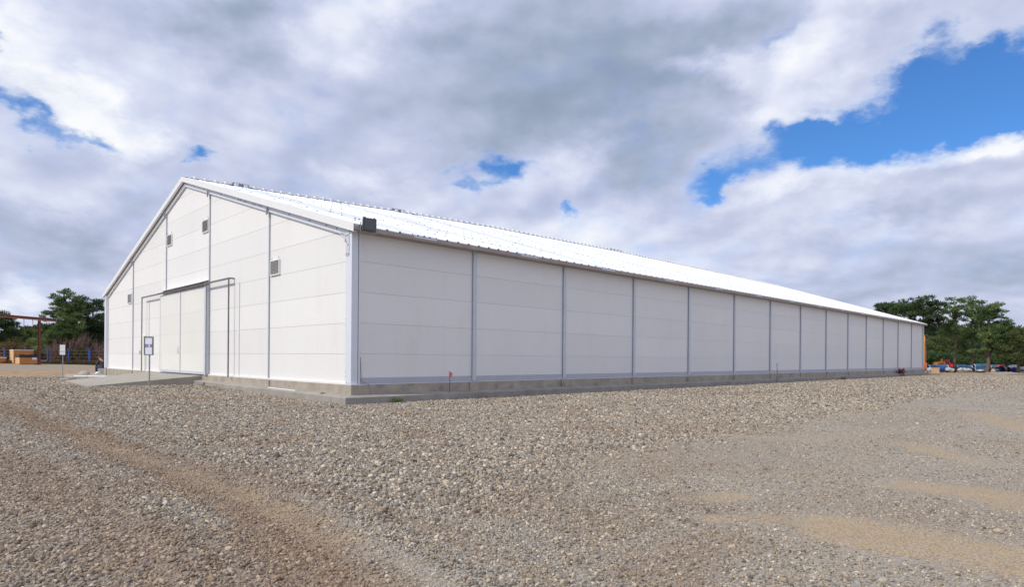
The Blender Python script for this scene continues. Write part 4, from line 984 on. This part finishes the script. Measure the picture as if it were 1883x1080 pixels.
# understorey behind
for i, (x, y, rx, ry, mt, d) in enumerate([(1722, 640, 20, 24, 'dim', 104), (1748, 640, 22, 22, 'dim', 108), (1776, 650, 20, 18, 'dark', 112), (1806, 652, 22, 18, 'dark', 106), (1834, 650, 24, 20, 'dark', 110), (1866, 640, 26, 26, 'dark', 114), (1710, 660, 14, 14, 'dark', 100), (1896, 650, 26, 30, 'dark', 108), (1735, 612, 10, 10, 'dim', 116)]):
    tree('bushy_tree', x, 684, d, [(x, y, rx, ry), (x-rx*.6, y+ry*.3, rx*.6, ry*.6), (x+rx*.6, y+ry*.35, rx*.6, ry*.6), (x, y+ry*.85, rx*.9, ry*.4)],
         ['mid green bushy tree behind the tall dark pine trunk', 'mid green bushy tree behind the red cab', 'dark bushy tree filling the gap left of the light green pine', 'dark bushy tree behind the light green pine', 'dark bushy tree behind the wide pine with reddish trunk', 'dark bushy tree seen above the black pipe ends', 'small dark bushy tree at the end of the warehouse', 'dark bushy tree at the right edge behind the low pine', 'small bushy tree top seen between two pine trunks'][i],
         'tree', LM[mt], .12, 1.1, 20+i, flat=.75, limbs=False, group='bushy trees behind the right-hand pines')
# left-hand trees
tree('pine_tree', 126, 676, 96, [(123, 540, 11, 13), (112, 552, 12, 12), (134, 550, 10, 12), (105, 566, 12, 11), (124, 566, 20, 14), (140, 572, 14, 16), (98, 582, 14, 10), (118, 588, 26, 14), (84, 600, 9, 6), (96, 606, 18, 10), (112, 612, 24, 14), (140, 600, 18, 18), (100, 626, 18, 10), (128, 630, 22, 12)], 'big light green pine with ragged pointed crown left of the warehouse', 'tree', LM['pine'], .26, 1.1, 7, flat=.45)
tree('pine_tree', 168, 676, 100, [(158, 556, 14, 13), (170, 562, 14, 13), (180, 556, 8, 7), (184, 574, 12, 12), (160, 580, 20, 16), (180, 596, 18, 18), (156, 606, 20, 18), (172, 628, 24, 18), (190, 610, 14, 24), (160, 648, 22, 14), (186, 648, 16, 16), (206, 620, 20, 30)], 'dense dark pine half hidden by the left corner of the warehouse', 'tree', LM['dark'], .24, 1.15, 8, flat=.6)
tree('pine_tree', 12, 676, 98, [(8, 588, 16, 12), (22, 600, 12, 14), (4, 604, 20, 16), (16, 620, 18, 14), (-16, 600, 20, 24), (2, 636, 22, 14), (30, 618, 6, 7)], 'dark round pine at the left picture edge behind the gantry', 'tree', LM['dark'], .2, 1.15, 9, flat=.6)
tree('pine_tree', 62, 674, 120, [(60, 632, 9, 12), (54, 642, 10, 10), (68, 644, 12, 10)], 'small green tree seen through the gantry above the crates', 'tree', LM['pine'], .12, 1., 10)
sh = [(36, 640, 20, 20, 'olive', 'olive shrub behind the tall crate'), (8, 652, 16, 14, 'autumn', 'rusty yellow shrub at the left edge behind the low crate'), (86, 634, 12, 14, 'olive', 'yellow green shrub behind the gantry leg'), (64, 652, 12, 12, 'autumn', 'yellow brown shrub behind the gantry leg, lower one'), (150, 662, 14, 7, 'olive', 'low yellow green shrub between two blue posts'), (150, 648, 10, 14, 'olive', 'slender olive shrub just left of the brick shed'), (104, 654, 16, 14, 'bare', 'brown thin shrub between the first blue post and the plain sign'), (90, 656, 14, 10, 'bare', 'brown low shrub behind the blue post beside the crates'), (50, 650, 12, 12, 'olive', 'dull green shrub right behind the folded tarpaulin')]
for i, (x, y, rx, ry, mt, lb) in enumerate(sh):
    tree('shrub', x, 673, 95+i % 3, [(x, y, rx, ry), (x-rx*.5, y+ry*.4, rx*.6, ry*.6), (x+rx*.5, y+ry*.3, rx*.6, ry*.7)], lb, 'shrub', LM[mt], .06, .8, 40+i, flat=.9, leaf=(.05, .13), pad=(.3, .6), bark='twig')
twigs('bare_shrub', 118, 673, 94.5, 34, 46, 34, 'bare purplish shrub with thin upright stems behind the plain sign', seed=3)
twigs('bare_shrub', 136, 673, 95, 24, 52, 26, 'bare pinkish shrub leaning right behind the second blue post', seed=4, lean=.35)
twigs('bare_shrub', 104, 673, 94, 26, 34, 30, 'low bare brown shrub behind the first blue post', seed=5)
twigs('bare_shrub', 186, 673, 95.6, 26, 44, 30, 'dark bare shrub above the brick shed', seed=6)
twigs('bare_shrub', 24, 673, 95, 40, 36, 34, 'bare grey shrub behind the tall crate', seed=7, leaves='autumn')
twigs('bare_shrub', 148, 673, 94, 16, 30, 16, 'thin half bare shrub with a few yellow leaves between the last two blue posts', seed=8, leaves='olive')
# weeds strip at the fence foot and far wood
def strip(name, pts, w, h, n, mt, label, cat, seed, leaf):
    e_par = bpy.data.objects.new('tmp', None); lumps = []; R_ = random.Random(seed)
    for i in range(n):
        k = R_.random()*(len(pts)-1); j = int(k); p = Vector(pts[j]).lerp(Vector(pts[min(j+1, len(pts)-1)]), k-j); hh_ = h*(R_.uniform(.5, 1) if h < 5 else R_.uniform(.45, 1.25)*(.75+.4*sin(k*9+seed)))
        lumps.append(((p.x+R_.uniform(-w, w), p.y+R_.uniform(-w, w), p.z+hh_*.5), (hh_*.9, hh_*.9, hh_*.5)))
    o = foliage(name, lumps, mt, e_par, .6, leaf, (.4, .9) if h < 2 else (1, 2.2), .7, seed); o.parent = None; bpy.data.objects.remove(e_par); tag(o, label, cat, kind='stuff'); return o
strip('weeds', [tuple(pd(x, 673, 91.5)*np.array([1, 1, 0])+np.array([0, 0, -.5])) for x in (-40, 60, 140, 230)], .5, .45, 190, LM['olive'], 'straggling yellow green weeds along the foot of the fence', 'weeds', 1, (.05, .12))
strip('far_wood', [tuple(pd(x, 672, 190)*np.array([1, 1, 0])+np.array([0, 0, -1])) for x in (-700, -200, 60, 230, 500)], 6, 7.0, 150, LM['dim'], 'distant low green wood behind the shrubs at left', 'wood', 2, (.35, .7))
strip('far_wood', [tuple(pd(x, 680, 165)*np.array([1, 1, 0])+np.array([0, 0, -1])) for x in (1600, 1750, 1900, 2200, 2700)], 6, 9.0, 190, LM['dark'], 'dark wood closing the view behind the right-hand pines', 'wood', 3, (.35, .7))
strip('undergrowth', [tuple(pd(x, 680, 103)*np.array([1, 1, 0])+np.array([0, 0, -.6])) for x in (1690, 1760, 1840, 1960)], 2.5, 2.4, 130, LM['dark'], 'dark tangled undergrowth behind the stacked pipes', 'undergrowth', 5, (.12, .25))

# ------------------------------------------------------------------ yard at the right end
_d = ray(1760, 667); FO = Vector((_d[0], _d[1], 0)).normalized(); RX = Vector((FO.y, -FO.x, 0))
def gp(x, depth): p = pd(x, 680, depth); return Vector((p[0], p[1], gz(p[0], p[1])))
def zat(x, y, depth): return pd(x, y, depth)[2]
def pipe(x0, x1, y, r, depth, label, mt='pipe', ring='pipe_w', group='large pipes stored at the right end of the yard'):
    a = Vector(pd(x0, y, depth)); b = Vector(pd(x1, y, depth+.6)); d = (b-a).normalized()
    e = empty('pipe', tuple(a), label, 'pipe', group)
    m = MB(); m.tube([a, b], r, 16, cap=False); m.tube([a+d*.02, b-d*.02], r*.9, 16, cap=False); 
    n_ = 16; m.build('barrel', MT[mt], e)
    m = MB()
    for p, s in ((a, -1), (b, 1)): m.tube([p-d*.05, p+d*.12], r*1.03, 16, cap=False); 
    m.build('end_band', MT[ring], e)
    m = MB(); m.tube([a+d*.1, b-d*.1], r*.86, 12); m.build('bore', MT['black'], e)
    return e
pipe(1706, 1740, 675.5, .30, 86, 'dark blue pipe under the orange machine, leftmost')
pipe(1709, 1738, 679.5, .26, 84.5, 'dark blue pipe lying nearest the brown box', 'blue')
pipe(1737, 1772, 674.5, .28, 91, 'blue pipe directly right of the red cab', 'pipe')
pipe(1757, 1784, 676.5, .34, 88.5, 'blue pipe between the thin pine trunk and the next trunk', 'pipe')
pipe(1788, 1812, 675, .42, 90, 'teal blue pipe between the light green pine and the reddish trunk', 'pipe_g')
pipe(1790, 1814, 681, .30, 86.5, 'low blue pipe in front of the teal pipe', 'pipe')
pipe(1818, 1838, 676, .36, 91.5, 'teal blue pipe right of the reddish trunk', 'pipe_g')
def drum(x, y, r, depth, label, body='pipe_w', ln=2.6):
    c_ = Vector(pd(x, y, depth)); ax = (FO*.85+RX*.5).normalized(); e = empty('pipe', tuple(c_), label, 'pipe', 'black ended pipes seen end on')
    m = MB(); m.tube([c_, c_+ax*ln], r, 18, cap=False); m.build('barrel', MT[body], e)
    m = MB(); m.tube([c_-ax*.06, c_+ax*.10], r*1.05, 18, cap=False); m.tube([c_+ax*.08, c_+ax*.1], r*1.0, 18); m.build('end_cap', MT['black'], e)
drum(1834, 680, .30, 84, 'black ended pipe, leftmost of the three seen end on', 'blue'); drum(1843, 679.5, .33, 84, 'black ended pipe, middle of the three seen end on'); drum(1852.5, 679.5, .34, 84, 'black ended pipe, rightmost of the three seen end on')
drum(1822, 682, .22, 83, 'small dark pipe end on beside the reddish trunk', 'pipe_g', 1.5)
def bale(name, x, y, depth, r, sc, label, cat, mt, seed):
    p = Vector(pd(x, y, depth)); return rock(name, tuple(p), r, label, cat, gm if mt == 'heap' else MT[mt], sc, seed)
bale('white_sack', 1709, 680, 82.5, .30, (1, 1, .9), 'pale sack leftmost of the sacks by the pipes', 'sack', 'tarp_w', 1)
for i, (x, y, lb) in enumerate([(1744, 679.5, 'white sack just below the red cab'), (1750, 681, 'smaller white sack right of the one below the red cab'), (1766, 680, 'white sack right of the thin pine trunk'), (1775, 680.5, 'white sack between the two trunks'), (1781, 681, 'low white sack touching the second trunk')]):
    bale('white_sack', x, y, 83.5, .36, (1.1, 1, .75), lb, 'sack', 'tarp_w', 10+i)
bale('white_sheet', 1803, 681.5, 83, .45, (2.2, 1, .35), 'white sheet spread in front of the teal pipe', 'sheet', 'tarp_w', 20)
bale('white_container_bag', 1862, 677, 88, .6, (1.5, 1.2, .75), 'large white bag right of the black ended pipes', 'bag', 'tarp_w', 21)
bale('blue_tarpaulin', 1867, 681, 83, .50, (1.5, 1, .85), 'bright blue tarpaulin heap at the right', 'tarpaulin', 'tarp_b', 22)
bale('grey_sheet', 1882, 680, 84, .7, (1.8, 1, .5), 'pale grey sheet heap at the right picture edge', 'sheet', 'tarp_w', 23)
bale('red_bundle', 1836, 674.5, 84.2, .24, (1.3, 1, .7), 'left red bundle resting on the black ended pipes', 'bundle', 'red', 24)
bale('red_bundle', 1842, 673.5, 84.2, .26, (1.5, 1, .6), 'right red bundle resting on the black ended pipes', 'bundle', 'red', 25)
bale('orange_bag', 1827, 683, 80, .26, (1, 1, 1.1), 'small orange brown bag at the edge of the gravel', 'bag', 'cardboard', 26)
# rough mound of gravel at the edge
bale('gravel_heap', 1845, 688, 76, 1.0, (2.6, 2., .26), 'low pale gravel heap in front of the stacked pipes', 'gravel heap', 'heap', 27)
# brown box
g = gp(1720, 78.5); e = empty('wooden_box', tuple(g), 'light brown wooden box on the ground past the end of the warehouse', 'box')
m = MB(); m.obox(g+Vector((0, 0, .34)), RX*.42, FO*.3, Vector((0, 0, .30))); m.build('body', MT['cardboard'], e)
m = MB(); m.obox(g+Vector((0, 0, .66)), RX*.46, FO*.34, Vector((0, 0, .02))); m.build('lid', MT['ply_l'], e)
# orange and red truck crane
dC = 88.
g = gp(1735, dC); e = empty('truck_crane', tuple(g), 'orange truck crane with a red cab standing behind the blue pipes', 'crane')
def rel(x, y, d=dC): return Vector(pd(x, y, d))
m = MB(); c0 = rel(1717, 670.5); c1 = rel(1736, 669.5); m.tube([c0, c0+(c1-c0)*.1, c1], [.20, .31, .33], 12); m.build('boom', MT['orange'], e, bevel=.0)
m = MB(); m.obox(rel(1727, 667), RX*.5, FO*.12, Vector((0, 0, .03))); m.obox(rel(1730, 670.3, dC-.5), RX*.42, FO*.012, Vector((0, 0, .07))); m.build('boom_marking', MT['redrust'], e)
m = MB(); m.tube([rel(1732, 667), rel(1732, 660.5)], [.16, .10], 8); m.build('winch', MT['orange'], e)
m = MB(); a = rel(1736, 675.5); prof = [(0, 0), (1.05, 0), (1.05, .45), (.72, .55), (.60, 1.0), (.04, 1.02)]
m.prism([a+RX*x+Vector((0, 0, z)) for x, z in prof], FO*1.6); m.build('cab', MT['red'], e, bevel=.05)
m = MB(); m.prism([a+RX*x+Vector((0, 0, z))-FO*.012 for x, z in ((.12, .50), (.58, .50), (.52, .90), (.14, .90))], FO*.02); m.build('window', MT['glass'], e)
m = MB(); m.obox(rel(1728, 676.5)+FO*.8, RX*2.6, FO*.7, Vector((0, 0, .16))); m.build('chassis', MT['black'], e)
for x in (1714, 1722, 1733, 1742):
    c_ = rel(x, 680); c_.z = g.z+.42; m = MB(); m.tube([c_, c_+FO*.3], .42, 16); w = m.build('wheel', MT['rubber'], e)
    m = MB(); m.tube([c_-FO*.01, c_+FO*.05], .2, 12); m.build('rim', MT['redrust'], w)
# orange lattice mast past the end wall
g = gp(1697, 84); e = empty('piling_mast', tuple(g), 'tall orange lattice mast just past the far end of the warehouse', 'mast')
zt = zat(1697, 618, 84); m = MB(); cx = gp(1695.8, 84)
for sx in (-.22, .22):
    for sy in (-.3, .3): m.tube([cx+RX*sx+FO*sy, cx+RX*sx+FO*sy+Vector((0, 0, zt-cx.z-.6))], .06, 6)
k = 0; z = cx.z+.3
while z < zt-1.0:
    s = 1 if k % 2 else -1; z2 = z+.55
    m.tube([Vector((cx.x, cx.y, z))+RX*.22*s-FO*.3, Vector((cx.x, cx.y, z2))-RX*.22*s-FO*.3], .045, 5); m.tube([Vector((cx.x, cx.y, z))+FO*.3*s+RX*.22, Vector((cx.x, cx.y, z2))-FO*.3*s+RX*.22], .045, 5); z = z2; k += 1
m.build('lattice', MT['orange'], e)
m = MB(); m.obox(cx+RX*.05+Vector((0, 0, zt-cx.z-.5)), RX*.27, FO*.30, Vector((0, 0, .34))); m.tube([cx+RX*.1+Vector((0, 0, zt-cx.z-.2)), cx+RX*.1+Vector((0, 0, zt-cx.z+.15))], .18, 8)
m.build('head', MT['orange'], e, bevel=.04)
m = MB(); m.obox(cx+RX*.1+Vector((0, 0, .9)), RX*.45, FO*.45, Vector((0, 0, .42))); m.build('motor_housing', mat('dull_orange', (.45, .12, .05), .6, var=.2), e, bevel=.04)
m = MB(); m.obox(cx+Vector((0, 0, .22)), RX*.7, FO*.8, Vector((0, 0, .22))); m.build('base', MT['black'], e, bevel=.05)
gpn = gp(1852, 89.5); person((gpn.x, gpn.y, gpn.z), YAW+pi, 'person in dark clothes with a white hard hat behind the black ended pipes', 'stand', helmet=True, mats=('denim', 'denim'))
# small puddle-free stones: pale blocks scattered beyond the slab end
for i, (x, y, d, r) in enumerate(((1703, 684, 79, .16), (1709, 685, 80, .12))):
    rock('stone', tuple(Vector(pd(x, y, d))), r, ['pale stone at the end of the slab', 'smaller pale stone right of the one at the slab end'][i], 'stone', MT['conc_l'], (1.3, 1.1, .7), 60+i)
